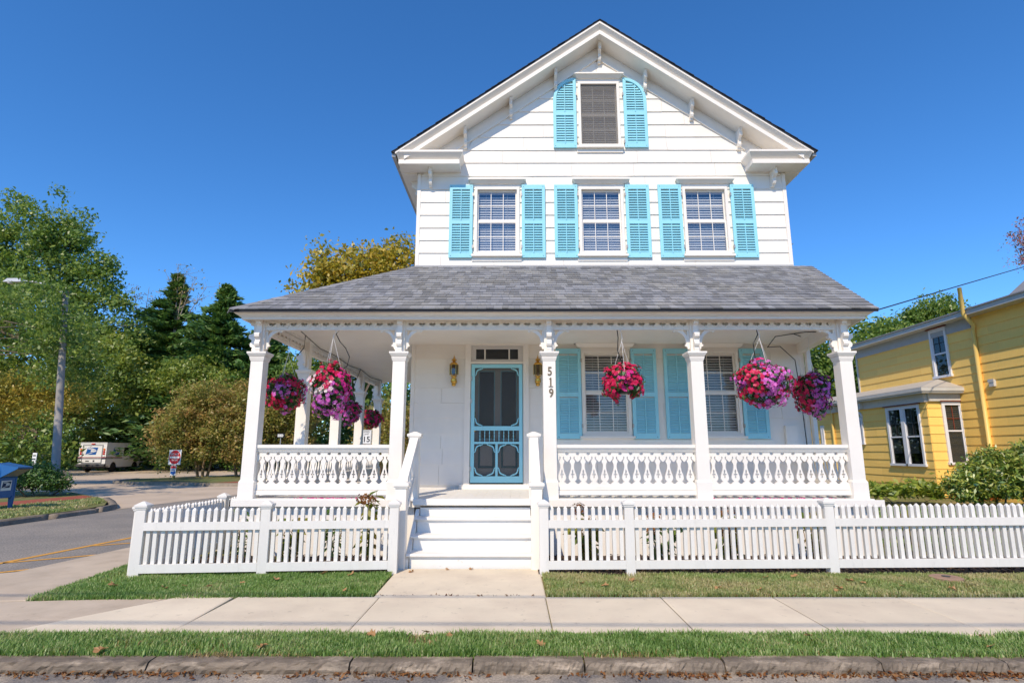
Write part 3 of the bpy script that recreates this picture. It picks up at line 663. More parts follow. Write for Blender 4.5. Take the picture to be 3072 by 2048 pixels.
new('utility_box', B().box(5.10, 5.32, WY - .08, WY - .015, 1.50, 1.95), 'white', H)
cm = new('security_camera', B().lathe([(.05, 0), (.05, .02), (.035, .03), (.035, .11), (.04, .12)], (0, 0, 0), 12), 'white', H, True); cm.matrix_basis = Matrix.Translation((4.92, WY - .02, 3.62)) @ Matrix.Rotation(R(80), 4, 'X')
new('camera_lens', B().lathe([(.026, .121), (.02, .126)], (0, 0, 0), 10), 'iron', cm)
new('downpipe', B().box(XR + .035, XR + .11, WY - .12, WY - .03, .3, 3.55), 'white', H)

# ================================================================== the porch
PY = 8.65; CX = [-3.93, -1.757, .537, 2.79, 5.06]; CYL = [10.6, 12.6, 14.5, 16.4]; ZF = .80
ENDR = (5.57, WY)                                        # the right-hand end runs out to the corner of the house
# deck
bw = .135; n = int((5.30 + 4.10) / bw)
db = B().box(0, bw - .0015, 8.50, 8.50 + 2.33, ZF - .03, ZF).mesh('deck_board', 'white_step')
deck = new('deck', B().box(-4.10, 5.32, 8.53, WY - .02, ZF - .12, ZF - .031).box(-4.10, XL, WY - .02, 17.0, ZF - .12, ZF - .002), 'white', H)
for i in range(n): put('deck_board', db, deck, (-4.10 + i * bw, 0, 0))
new('deck_fascia', B().box(-4.12, -1.50, 8.475, 8.499, ZF - .105, ZF - .012).box(.30, 5.34, 8.475, 8.499, ZF - .105, ZF - .012).box(-4.125, -4.101, 8.475, 17, ZF - .105, ZF - .012), 'white', H)
new('skirt', B().box(-4.02, -1.46, 8.60, 8.64, -.05, ZF - .12).box(.26, 5.28, 8.60, 8.64, -.05, ZF - .12).box(-4.04, -4.0, 8.66, 17, -.05, ZF - .12).box(5.26, 5.30, 8.64, WY, -.05, ZF - .12), 'white', H)
# steps
st = new('steps', B().box(-1.36, .235, 7.76, 7.80, -.02, .145).box(-1.36, .235, 8.03, 8.07, .17, .335).box(-1.36, .235, 8.30, 8.34, .363, .535).box(-1.36, .235, 8.53, 8.57, .564, .70), 'white_step', H)
for i, (z, y) in enumerate(((.172, 7.72), (.364, 7.99), (.564, 8.26))):
    b = B().prism([(0, -.034), (.012, -.038), (.32, -.038), (.32, 0), (.012, 0), (0, -.006), (-.004, -.018)], (-1.40, y, z), Y3, Z3, X3, 1.67)
    new('tread', b, 'white_step', st)
new('top_nosing', B().prism([(0, -.085), (.02, -.09), (.03, -.09), (.03, 0), (.012, 0), (0, -.008)], (-1.46, 8.466, ZF + .002), Y3, Z3, X3, 1.74), 'white_step', st)
for x in (-1.42, .245): new('stringer', B().prism([(7.74, -.05), (8.6, -.05), (8.6, .66), (8.52, .66), (7.74, .10)], (x, 0, 0), Y3, Z3, X3, .05), 'white', st)
# newel posts and stair rails
def newel(x, y, zb, zt, w_=.145):
    h = w_ / 2; nw = new('newel_post', B().box(x - h, x + h, y - h, y + h, zb, zt - .09), 'white', H)
    new('cap', B().box(x - h - .018, x + h + .018, y - h - .018, y + h + .018, zt - .092, zt - .07).box(x - h - .032, x + h + .032, y - h - .032, y + h + .032, zt - .07, zt - .035)
        .frus((x - h - .03, x + h + .03, y - h - .03, y + h + .03, zt - .035), (x - .02, x + .02, y - .02, y + .02, zt)), 'white', nw)
    return nw
for x in (-1.478, .293): newel(x, 7.70, -.02, 1.10); newel(x, 8.60, ZF, 1.765)
# sawn balusters: one board from vase to vase, with a fleur cut in the middle
Pz = lambda y: (650 - y) * (.505 / 325)                 # measured on the photograph's panel, bottom = 0
PR = .157
def bal_right(sc):
    h = 49.5
    c = [(0, 650), (0, 628), (-10, 624), (-19, 616), (-24, 609), (-33, 607), (-25, 598), (-16, 588), (-11.5, 572), (-15, 552), (-23, 527), (-31, 502), (-36, 475), (-36, 452), (-31, 434), (-24, 421), (-27, 409), (-35, 399), (-40, 386), (-37, 374), (-29, 372), (-26, 378), (-30, 384), (-29, 393), (-21, 402), (-13, 411), (-6, 419), (0, 422), (0, 358.5), (-11, 356), (-18, 346), (-11, 336), (0, 333.5), (0, 325)]
    return [((h + a) * sc, Pz(b)) for a, b in c]
def baluster(shear=0.):
    sc = PR / 99.; r = bal_right(sc); l = [(-a, z) for a, z in reversed(r)]
    fl = [(0, 492), (6, 503), (8, 516), (5, 528), (3, 534), (9, 532), (16, 535), (18, 541), (13, 547), (6, 545), (3, 549), (4, 556), (8, 562), (5, 571), (0, 574)]
    fl = [(a * sc, Pz(b)) for a, b in fl]; fl = fl + [(-a, z) for a, z in reversed(fl[1:-1])]
    k = lambda p: (p[0] * .997, p[1] + p[0] * shear)
    return B().prism([k(p) for p in r + l], (0, -.011, 0), X3, Z3, Y3, .022, [[k(p) for p in fl]])
BAL = baluster().mesh('baluster', 'white')
def railing(a, b, zb=.0):
    """from point a to point b (plan), between the columns"""
    a, b = Vector((*a, 0)), Vector((*b, 0)); d = b - a; L = d.length; ang = math.atan2(d.y, d.x); n = max(3, round(L / PR)); s = L / n / PR
    me = B().box(0, L, -.065, .065, 1.525, 1.575).box(0, L, -.045, .045, 1.497, 1.525).box(0, L, -.028, .028, 1.47, 1.497).mesh('railing', 'white')
    r = put('railing', me, H, a, (0, 0, ang))
    m2 = B().box(0, L, -.03, .03, .918, .972).box(0, L, -.045, .045, .848, .914).mesh('bottom_rail', 'white')
    q = put('bottom_rail', m2, r)
    for i in range(n): put('baluster', BAL, r, (L * (i + .5) / n, 0, .969), None, (s, 1, 1))
    return r
for i in (0, 2, 3): railing((CX[i] + .095, PY), (CX[i + 1] - .095, PY))
yy = [PY] + CYL
for i in range(4): railing((CX[0], yy[i] + .095), (CX[0], yy[i + 1] - .095))
railing((5.09, PY + .095), (5.50, WY - .03))
SR = (1.70 - 1.03) / (8.60 - 7.70)                        # slope of the stair rails
SB = baluster(SR).mesh('baluster', 'white')
for x in (-1.478, .293):
    p = [(7.775, 1.02 + SR * .075), (8.53, 1.02 + SR * .83)]
    r = new('stair_rail', B().prism([p[0], p[1], (p[1][0], p[1][1] + .055), (p[0][0], p[0][1] + .055)], (x - .06, 0, 0), Y3, Z3, X3, .12), 'white', H)
    new('bottom_rail', B().prism([(7.775, .44 + SR * .075), (8.53, .44 + SR * .83), (8.53, .50 + SR * .83), (7.775, .50 + SR * .075)], (x - .03, 0, 0), Y3, Z3, X3, .06), 'white', r)
    for k in range(5):
        y = 7.775 + .755 * (k + .5) / 5; o = put('baluster', SB, r, (x, y, .495 + SR * (y - 7.70)), (0, 0, R(90)), (.151 / PR, 1, 1.02))

# ------------------------------------------------------------------ columns
SPW, SPH = .29, .315
spn = [(0, 0), (SPW - .045, 0), (SPW, -.028), (SPW - .035, -.035), (SPW - .055, -.055), (SPW - .085, -.038), (SPW - .125, -.048), (.105, -.085), (.07, -.13), (.052, -.18), (.048, -.225), (.055, -.245), (.075, -.262), (.055, -.275), (.035, -.285), (.03, -SPH), (0, -SPH)]
sph = [(.028, -.028), (.10, -.03), (.075, -.052), (.055, -.078), (.038, -.11), (.028, -.09)]
def spandrel():
    return B().prism(spn, (0, -.02, 0), X3, Z3, Y3, .04, [sph]).mesh('spandrel_bracket', 'white')
SPM = spandrel()
def corbel_mesh():
    pr = [(0, .53), (.115, .53), (.115, .46), (.10, .455), (.10, .43), (.06, .42), (.045, .40), (.045, .30), (.06, .29), (.105, .285), (.118, .262), (.112, .225), (.085, .205), (.065, .19), (.07, .165), (.088, .145), (.092, .115), (.078, .085), (.05, .075), (.06, .05), (.05, 0), (0, 0)]
    return B().prism(pr, (-.038, 0, 0), -Y3, Z3, X3, .076).mesh('corbel', 'white')
CBM = corbel_mesh()
def column(x, y, brk=(), cor=True, rot=0):
    h = .095
    c = new('column', B().box(x - h, x + h, y - h, y + h, ZF + .2, 2.84).box(x - .072, x + .072, y - .072, y + .072, 2.97, 3.53), 'white', H)
    new('base', B().box(x - h - .018, x + h + .018, y - h - .018, y + h + .018, ZF + .001, ZF + .235).frus((x - h - .018, x + h + .018, y - h - .018, y + h + .018, ZF + .235), (x - h - .002, x + h + .002, y - h - .002, y + h + .002, ZF + .265)), 'white', c)
    f = lambda e, z: (x - h - e, x + h + e, y - h - e, y + h + e, z)
    new('capital', B().frus(f(.006, 2.835), f(.012, 2.86)).frus(f(.014, 2.86), f(.022, 2.90)).frus(f(.024, 2.905), f(.05, 2.945)).frus(f(.052, 2.945), f(.052, 2.973)), 'white', c)
    if cor: put('corbel', CBM, c, (x, y - .0715, 2.974), (0, 0, 0))
    if rot: put('corbel', CBM, c, (x - .0715, y, 2.974), (0, 0, R(-90)))
    if rot == 2: put('corbel', CBM, c, (x + .0715, y, 2.974), (0, 0, R(90)))
    for a in brk:
        o = put('spandrel_bracket', SPM, c, (x + .072 * math.cos(a), y + .072 * math.sin(a), 3.345), (0, 0, a))
    return c
column(CX[0], PY, (0, R(90)), True, 1)
cols = [column(x, PY, (0, math.pi)) for x in CX[1:4]]
column(CX[4], PY, (math.pi, R(80)), True, 2)
for y in CYL: column(CX[0], y, (R(90), R(-90)), False, 1)
nm = cols[1]
for k, (s_, z) in enumerate((('5', 2.665), ('1', 2.50), ('9', 2.335))):
    text('house_number', s_, .185, (.545 + (.0, .012, .018)[k], PY - .0985, z), (R(90), 0, 0), 'number_bronze', nm, .003, .0035, .80)
new('house_number', B().box(.525, .592, PY - .103, PY - .096, 2.432, 2.442).box(.533, .555, PY - .103, PY - .096, 2.552, 2.561), 'number_bronze', nm)
# ------------------------------------------------------------------ beam, heart frieze, ceiling
def frieze(a, b, wob=0.):
    """board with a row of heart-shaped recesses and a crescent under each"""
    a, b = Vector((*a, 0)), Vector((*b, 0)); d = b - a; L = d.length; ang = math.atan2(d.y, d.x); n = round((L - .02) / .161); p = (L - .02) / n
    ht = []
    for t in range(20):
        u = 2 * math.pi * t / 20; ht.append((16 * math.sin(u) ** 3 / 16 * .052, (13 * math.cos(u) - 5 * math.cos(2 * u) - 2 * math.cos(3 * u) - math.cos(4 * u)) / 16 * .036))
    holes = [[(.01 + p * (i + .5) + x, .076 + z) for x, z in ht] for i in range(n)]
    f = put('frieze', B().prism(sq(0, L, 0, .165), (0, -.012, 0), X3, Z3, Y3, .022, holes).mesh('frieze', 'white'), H, (a.x, a.y, 3.335), (0, 0, ang))
    put('frieze_back', B().box(0, L, .045, .06, .002, .165).box(0, L, -.02, .06, -.012, .001).mesh('frieze_back', 'white'), f)
    cr = B()
    for i in range(n):
        c = .01 + p * (i + 1.0) - p * .25; o = [(c + .055 * math.cos(t), .062 + .050 * math.sin(t)) for t in [math.pi + math.pi * k / 10 for k in range(11)]]
        q = [(c + .046 * math.cos(t), .066 + .040 * math.sin(t)) for t in [2 * math.pi - math.pi * k / 10 for k in range(11)]]
        cr.prism(o + q, (0, -.020, 0), X3, Z3, Y3, .008)
    put('scallop_moulding', cr.mesh('scallop_moulding', 'white'), f)['kind'] = 'stuff'
for i in range(4): frieze((CX[i] + .072, PY - .035), (CX[i + 1] - .072, PY - .035))
for i in range(4): frieze((CX[0] - .035, yy[i] + .072), (CX[0] - .035, yy[i + 1] - .072))
new('beam', B().box(CX[0] - .06, CX[4] + .06, PY - .06, PY + .06, 3.51, 3.60).box(CX[0] - .06, CX[0] + .06, PY + .06, 17, 3.51, 3.60), 'white', H)
new('end_beam', B().hexa([(5.02, PY + .06, 3.33), (5.13, PY + .06, 3.33), (5.60, WY, 3.33), (5.49, WY, 3.33), (5.02, PY + .06, 3.60), (5.13, PY + .06, 3.60), (5.60, WY, 3.60), (5.49, WY, 3.60)]), 'white', H)
new('ceiling', B().hexa([(CX[0], PY + .06, 3.52), (5.1, PY + .06, 3.52), (5.55, WY, 3.52), (CX[0], WY, 3.52), (CX[0], PY + .06, 3.56), (5.1, PY + .06, 3.56), (5.55, WY, 3.56), (CX[0], WY, 3.56)]).box(CX[0], XL, WY, 17.0, 3.521, 3.56), 'white', H)
# cornice round the porch
def ring(d, z): return [(-4.27 + d, 17.3, z), (-4.27 + d, 8.25 + d, z), (5.45 - d, 8.25 + d, z), (5.95 - d, WY, z)]
def loft(prof):
    b = B(); rs = [ring(*p) for p in prof]
    for r in rs: b.v += r
    for i in range(len(rs) - 1):
        for k in range(3): b.f.append((i * 4 + k, (i + 1) * 4 + k, (i + 1) * 4 + k + 1, i * 4 + k + 1))
    return b
new('drip_edge', loft([(.03, 3.60), (0, 3.587), (0, 3.566), (.02, 3.562)]), 'drip_edge', H)
new('porch_cornice', loft([(.012, 3.58), (.012, 3.553), (.030, 3.543), (.048, 3.526), (.078, 3.506), (.098, 3.497), (.100, 3.486), (.128, 3.484), (.128, 3.446), (.165, 3.443), (.165, 3.52), (.34, 3.52)]), 'white', H)

# ------------------------------------------------------------------ porch roof
E0, E1 = Vector((-4.27, 8.25, 3.575)), Vector((5.45, 8.25, 3.575)); T0, T1 = Vector((XL, WY, 5.105)), Vector((5.95, WY, 5.105))
proof = new('porch_roof', B().add([E0, E1, T1, T0, E0 - Z3 * .05, E1 - Z3 * .05, T1 - Z3 * .05, T0 - Z3 * .05], [(0, 1, 2, 3), (4, 7, 6, 5), (1, 5, 6, 2), (0, 4, 5, 1)]), 'shingle_dark', H)
new('side_slope', B().add([(-4.27, 8.25, 3.575), (-4.27, 17.3, 3.575), (XL, 17.3, 5.105), (XL, WY, 5.105)], [(0, 3, 2, 1)]), 'shingle', proof)
sl_v = (T0 - E0); sl_v.x = 0; SLEN = sl_v.length; sv = sl_v / SLEN; nv = X3.cross(sv); EXP = SLEN / 19.0
def shingle_mesh(wd):
    b = B(); h0, h1 = .017, .003
    p = lambda x, s, h: tuple(X3 * x + sv * s + nv * h)
    return b.hexa([p(0, 0, -.002), p(wd, 0, -.002), p(wd, EXP * 1.12, -.002), p(0, EXP * 1.12, -.002), p(0, 0, h0), p(wd, 0, h0), p(wd, EXP * 1.12, h1), p(0, EXP * 1.12, h1)])
WID = [.085, .105, .13, .155, .19]; SM = [shingle_mesh(v).mesh('shingle', 'shingle') for v in WID]
g = random.Random(11); rest = B(); count = 0
for c in range(19):
    t0, t1 = c / 19, min(1, (c + 1.1) / 19); xl0 = E0.x + (T0.x - E0.x) * t0; xr0 = E1.x + (T1.x - E1.x) * t0; xl1 = E0.x + (T0.x - E0.x) * t1; xr1 = E1.x + (T1.x - E1.x) * t1
    s = c * EXP; x = xl1 + g.uniform(.05, .2); base = Vector((0, 8.25, 3.575)) + sv * (s - (.02 if c == 0 else 0))
    def quad_sh(a0, b0, a1, b1):
        h0, h1 = .017, .003
        q = [base + X3 * a0, base + X3 * b0, base + X3 * b1 + sv * EXP * 1.1, base + X3 * a1 + sv * EXP * 1.1]
        rest.hexa([tuple(v - nv * .002) for v in q] + [tuple(q[0] + nv * h0), tuple(q[1] + nv * h0), tuple(q[2] + nv * h1), tuple(q[3] + nv * h1)])
    quad_sh(xl0, x - .003, xl1, x - .003)
    while True:
        k = g.randrange(5); lift = g.choice((0, 0, .004))
        if x + WID[k] > xr0 - .06: break
        pos = base + X3 * x + nv * lift
        if count < 290 and c < 9: put('shingle', SM[k], proof, pos); count += 1
        else:
            o = len(rest.v); m = shingle_mesh(WID[k]); rest.add([tuple(Vector(v) + pos) for v in m.v], m.f)
        x += WID[k] + .003
    quad_sh(x, xr0, x, xr1)
new('shingle_field', rest, 'shingle', proof, kind='stuff')
hv = (T0 - E0); hl = hv.length; hd = hv / hl; nF = nv; nS = Vector((-(5.105 - 3.575), 0, XL + 4.27)).normalized()
n = 17
for i in range(n):
    a = E0 + hd * (hl * i / n); b_ = E0 + hd * (hl * (i + 1.25) / n if i < n - 1 else hl)
    rt = hd.cross(nF).normalized(); lf = hd.cross(nS).normalized()
    if rt.x < 0: rt = -rt
    if lf.x > 0: lf = -lf
    u = Z3 * .022; v = Z3 * .012
    bb = B().add([a + u, a + rt * .13 + nF * .016, b_ + rt * .13 + nF * .006, b_ + v, a + lf * .13 + nS * .016, b_ + lf * .13 + nS * .006, a - Z3 * .0, a + rt * .13, a + lf * .13], [(0, 1, 2, 3), (0, 3, 5, 4), (0, 6, 7, 1), (0, 4, 8, 6)])
    new('hip_cap', bb, 'shingle', proof)
new('flashing', B().box(XL, XR, WY - .035, WY, 5.08, 5.125), 'grey_trim', proof)
# closing triangle at the right-hand end of the porch roof
new('roof_end', B().add([E1 + Vector((-.02, 0, -.01)), (5.93, WY, 3.56), T1 + Vector((-.02, 0, -.02))], [(0, 1, 2)]), 'white', proof)

# ================================================================== picket fences
PK = .044
pkm = B().box(-PK / 2, PK / 2, -PK / 2, PK / 2, 0, .62).frus((-PK / 2, PK / 2, -PK / 2, PK / 2, .62), (-.005, .005, -.005, .005, .648)).mesh('picket', 'white_fence')
def fence(label, a, b, za, zb, posts, skip_first=False, per=.0855, inner=1):
    a3, b3 = Vector((*a, 0)), Vector((*b, 0)); d = b3 - a3; L = d.length; ang = math.atan2(d.y, d.x); u = d / L; nn = Vector((u.y, -u.x, 0))
    rt = T('picket_fence', label, 'fence', (a[0], a[1], 0), 'white picket fence runs')
    zz = lambda t: za + (zb - za) * t / L
    Rm = Matrix.Rotation(ang, 4, 'Z')
    for t in posts:
        p = a3 + u * t; z = zz(t); me = B()
        po = put('post', B().box(-.056, .056, -.056, .056, -.06, .80).mesh('post', 'white_fence'), rt, (p.x, p.y, z), (0, 0, ang))
        put('cap', B().box(-.066, .066, -.066, .066, .79, .812).box(-.076, .076, -.076, .076, .812, .838).frus((-.074, .074, -.074, .074, .838), (-.012, .012, -.012, .012, .878)).mesh('cap', 'white_fence'), po)
    for t0, t1 in zip(posts, posts[1:]):
        for z0, z1 in ((.538, .632), (.052, .150)):
            q = []
            for z in (z0, z1):
                for t, o in ((t0 + .057, .024), (t1 - .057, .024), (t1 - .057, .058), (t0 + .057, .058)):
                    p = a3 + u * t + nn * (o); q.append((p.x, p.y, zz(t) + z))
            new('rail', B().hexa([q[3], q[2], q[1], q[0], q[7], q[6], q[5], q[4]]), 'white_fence', rt)
        n = max(1, round((t1 - t0 - .112) / per)); s = (t1 - t0 - .112) / n
        for i in range(n):
            t = t0 + .056 + s * (i + .5); p = a3 + u * t
            put('picket', pkm, rt, (p.x, p.y, zz(t) + .15 + rnd.uniform(-.007, .006)), (rnd.uniform(-.010, .010), rnd.uniform(-.013, .013), ang + rnd.uniform(-.05, .05)))
    return rt
fence('white picket fence left of the steps, ending in the corner post', (-4.545, 7.20), (-1.50, 7.44), -.005, .0, (0, 1.48, 3.045))
fence('long white picket fence right of the steps, running out of the picture', (.372, 7.42), (9.1, 7.40), .0, .06, (0, 1.065, 3.56, 6.25, 8.7))
fence('white picket fence running back from the corner along the side street', (-4.60, 7.262), (-4.55, 15.2), -.03, -.10, (.0, 2.0, 4.6, 7.2))

# ================================================================== hanging baskets
ML('basket_leaf', [(.02, .06, .012), (.045, .12, .022), (.09, .20, .04)], .3, .06)
ML('fl_red', [(0.61, 0.007, 0.067), (0.805, 0.015, 0.11), (0.512, 0.005, 0.061), (0.88, 0.037, 0.171)], .3, .03)
ML('fl_magenta', [(0.732, 0.018, 0.244), (0.878, 0.037, 0.317), (0.61, 0.012, 0.183), (0.88, 0.085, 0.403)], .3, .03)
ML('fl_pink', [(0.805, 0.134, 0.61), (0.878, 0.232, 0.708), (0.671, 0.085, 0.488), (0.88, 0.366, 0.805)], .3, .03)
ML('fl_white', [(.85, .78, .74), (.88, .62, .66), (.9, .88, .84)], .3, .03)
FM = {'r': 'fl_red', 'm': 'fl_magenta', 'p': 'fl_pink', 'w': 'fl_white'}
def blossoms(P, Nn, rad, g):
    """five-petalled flowers at P facing Nn"""
    n = len(P); a = np.cross(Nn, g.normal(size=(n, 3))); a /= np.linalg.norm(a, axis=1)[:, None]; b = np.cross(Nn, a); V = np.empty((n, 5, 4, 3)); r = rad * (.8 + .4 * g.random(n))
    for k in range(5):
        t = 2 * math.pi * k / 5; c0 = a * math.cos(t) + b * math.sin(t)
        l = a * math.cos(t - .55) + b * math.sin(t - .55); q = a * math.cos(t + .55) + b * math.sin(t + .55)
        V[:, k, 0] = P; V[:, k, 1] = P + l * (r * .82)[:, None] + Nn * (r * .16)[:, None]; V[:, k, 2] = P + c0 * r[:, None] + Nn * (r * .05)[:, None]; V[:, k, 3] = P + q * (r * .82)[:, None] + Nn * (r * .16)[:, None]
    f = np.arange(n * 5)[:, None] * 4 + np.arange(4)[None]
    return V.reshape(-1, 3), f
def leafquads(P, Nn, ln, wd, g, ax=None):
    n = len(P); a = np.cross(Nn, g.normal(size=(n, 3))) if ax is None else ax; a /= np.linalg.norm(a, axis=1)[:, None] + 1e-9; b = np.cross(Nn, a); b /= np.linalg.norm(b, axis=1)[:, None] + 1e-9
    sz = (.55 + 1.0 * g.random(n) ** 1.6)[:, None]; l = ln * sz * (.85 + .3 * g.random(n))[:, None]; w_ = wd * sz * (.8 + .4 * g.random(n))[:, None]; V = np.empty((n, 4, 3))
    V[:, 0] = P - a * l * .5; V[:, 1] = P + b * w_ * .5 - a * l * .05 + Nn * w_ * .12; V[:, 2] = P + a * l * .5 - Nn * l * .08; V[:, 3] = P - b * w_ * .5 - a * l * .05 + Nn * w_ * .12
    return V.reshape(-1, 3), np.arange(n)[:, None] * 4 + np.arange(4)[None]
def basket(label, c, rx, rz, hook, spec, seed, notch=False, nb=300):
    """spec(unit directions, rng) -> colour letter per blossom"""
    g = np.random.default_rng(seed); c = np.array(c)
    rt = T('flower_basket', label, 'flower basket', (c[0], c[1], c[2] - rz), 'flower baskets hung round the porch')
    new('pot', B().lathe([(rx * .45, -rz * .55), (rx * .60, -rz * .1), (rx * .66, rz * .25), (rx * .70, rz * .28)], tuple(c), 14), 'basket_pot', rt)
    def pts(n, lo, hi):
        d = g.normal(size=(n, 3)); d /= np.linalg.norm(d, axis=1)[:, None]
        lump = 1 + .17 * np.sin(d[:, 0] * 5 + seed) * np.sin(d[:, 2] * 6 + seed * 2) + .10 * np.sin(d[:, 1] * 7 + d[:, 2] * 4)
        r = (lo + (hi - lo) * g.random(n)) * lump
        flat = np.where(d[:, 2] > 0, .86, 1.0)
        P = c + d * r[:, None] * np.array([rx, rx, rz]) * np.stack([np.ones(n), np.ones(n), flat], 1)
        if notch:
            k = ~((P[:, 2] < c[2] - rz * .42) & (abs(P[:, 0] - c[0] - .02) < rx * .38)); P, d = P[k], d[k]
        return P, d
    P, d = pts(1900, .72, 1.06); nn = d + g.normal(size=d.shape) * .5; nn /= np.linalg.norm(nn, axis=1)[:, None]
    V, F = leafquads(P, nn, .055, .03, g); raw('foliage', V, F, 'basket_leaf', rt, 'stuff')
    P, d = pts(int(nb * 1.45), .94, 1.08); nn = d + g.normal(size=d.shape) * .28 + np.array([0, -.15, .15]); nn /= np.linalg.norm(nn, axis=1)[:, None]
    cl = np.array(spec(d, g))
    for k in 'rmpw':
        q = cl == k
        if q.sum(): V, F = blossoms(P[q], nn[q], .033, g); raw('blossoms', V, F, FM[k], rt, 'stuff')
    hk = Vector(hook); top = Vector(c) + Vector((0, 0, rz + .34))
    for k in range(3):
        t = 2 * math.pi * k / 3 + .5; new('hanger_wire', B().tube([Vector(c) + Vector((rx * .68 * math.cos(t), rx * .68 * math.sin(t), rz * .3)), top], .003, 4), 'wire_white', rt)
    new('hook', B().tube([top, top + Vector((.01, 0, .05)), (top + hk) / 2 + Vector((.012, 0, 0)), hk], .004, 5), 'wire_white', rt)
    return rt
M('basket_pot', (.05, .055, .04), .8, .2)
def nz(d, s, o): return np.sin(d[:, 0] * s + o) + np.sin(d[:, 2] * s * 1.2 + o * 1.7) + .7 * np.sin(d[:, 1] * s + o * .6)
def two(a, b, s, o, th=0.): return lambda d, g: np.where(nz(d, s, o) + g.normal(size=len(d)) * .7 > th, a, b)
basket('pink and red flower basket beside the corner column at the left end of the porch', (-3.88, 9.60, 2.47), .30, .30, (-3.88, 9.6, 3.5), two('p', 'r', 4, 1.), 1)
def big(d, g):
    z = d[:, 2] + g.normal(size=len(d)) * .16
    r = np.where(z > -.12, 'r', 'p'); r = np.where((z < .05) & (z > -.35) & (d[:, 0] < .1 + g.normal(size=len(d)) * .3), 'w', r)
    r = np.where((d[:, 0] < -.25) & (z > .72), 'w', r); r = np.where((d[:, 0] > .55) & (z > -.4), 'm', r); return r
basket('tallest flower basket, red above and pink below, left of the front steps', (-2.79, 8.58, 2.44), .275, .43, (-2.76, 8.62, 3.35), big, 2, nb=420)
basket('smaller pink flower basket over the middle of the left-hand side rail', (-3.90, 13.5, 2.40), .26, .29, (-3.9, 13.5, 3.5), two('p', 'm', 3, 2., -.3), 3, nb=220)
basket('farthest flower basket, dark pink and red, at the back of the side porch', (-3.84, 15.4, 2.36), .26, .26, (-3.84, 15.4, 3.5), two('r', 'm', 4, 3.), 4, nb=200)
basket('magenta flower basket with a notch below, in front of the window right of the steps', (1.66, 8.58, 2.50), .275, .30, (1.64, 8.6, 3.35), two('r', 'm', 5, 5., -1.), 5, notch=True, nb=330)
basket('widest flower basket, pink with red sides, between the last two front columns', (3.78, 8.58, 2.50), .385, .34, (3.76, 8.6, 3.35), lambda d, g: np.where(np.abs(d[:, 0] - .12) + g.normal(size=len(d)) * .22 < .42, 'p', np.where(nz(d, 5, 1) > .5, 'p', 'r')), 6, nb=470)
basket('pink flower basket with red down one side, at the right-hand end of the porch', (5.13, 9.75, 2.47), .27, .37, (5.15, 9.75, 3.5), lambda d, g: np.where((d[:, 0] + g.normal(size=len(d)) * .25 < -.35) | (d[:, 0] > .75), 'r', 'p'), 7, nb=330)
# irrigation tubing
def hose(label, paths, r=.008):
    t = T('irrigation_hose', label, 'hose', paths[0][0], 'black irrigation hoses under the porch ceiling')
    for p in paths: new('hose', B().tube(p, r, 6), 'hose_black', t)
hose('black hose along the ceiling edge of the left-hand side porch', [[(-3.45, 8.85, 3.40), (-3.55, 9.4, 3.42), (-3.62, 10.4, 3.36), (-3.66, 11.4, 3.40), (-3.64, 12.4, 3.34), (-3.66, 13.4, 3.40), (-3.66, 14.4, 3.33), (-3.62, 15.4, 3.38), (-3.7, 16, 3.2)], [(-3.57, 9.5, 3.42), (-3.60, 9.55, 3.22), (-3.72, 9.58, 3.08)], [(-3.66, 13.4, 3.4), (-3.8, 13.5, 3.1), (-3.86, 13.5, 2.9)]])
hose('black drip line curling down to the tallest flower basket', [[(-2.70, 8.66, 3.36), (-2.77, 8.64, 3.27), (-2.70, 8.62, 3.15), (-2.60, 8.61, 3.04), (-2.53, 8.6, 2.9), (-2.56, 8.6, 2.76), (-2.63, 8.6, 2.70)]])
hose('black drip line hanging straight down to the magenta basket by the window', [[(1.60, 8.62, 3.36), (1.61, 8.6, 3.2), (1.595, 8.6, 3.0), (1.64, 8.6, 2.85), (1.72, 8.6, 2.74)]])
hose('black drip line down to the widest flower basket', [[(3.76, 8.62, 3.36), (3.77, 8.6, 3.25), (3.69, 8.6, 3.1), (3.70, 8.6, 2.9), (3.71, 8.6, 2.78)]])
hose('black hose looping under the right-hand end of the porch and down the corner', [[(5.25, 9.6, 3.50), (5.05, 9.6, 3.50), (4.9, 9.75, 3.5), (5.15, 10.0, 3.5)], [(4.9, 9.75, 3.5), (4.65, 9.9, 3.48), (4.72, 10.4, 3.38), (5.1, 10.7, 3.45), (5.40, 10.78, 3.2), (5.44, 10.78, 2.6), (5.47, 10.78, 1.6)]])
# fallen petals on the deck edge
g = np.random.default_rng(9); n = 160; P = np.stack([np.concatenate([g.normal(-2.7, .28, n // 2), g.normal(3.8, .45, n // 2)]), g.uniform(8.52, 8.62, n), np.full(n, ZF + .006)], 1)
V, F = leafquads(P, np.tile([0, -.3, .95], (n, 1)), .028, .02, g); o = raw('fallen_petals', V, F, 'fl_magenta', None, 'stuff'); tag(o, 'fallen pink petals lying along the edge of the porch floor', 'petals')

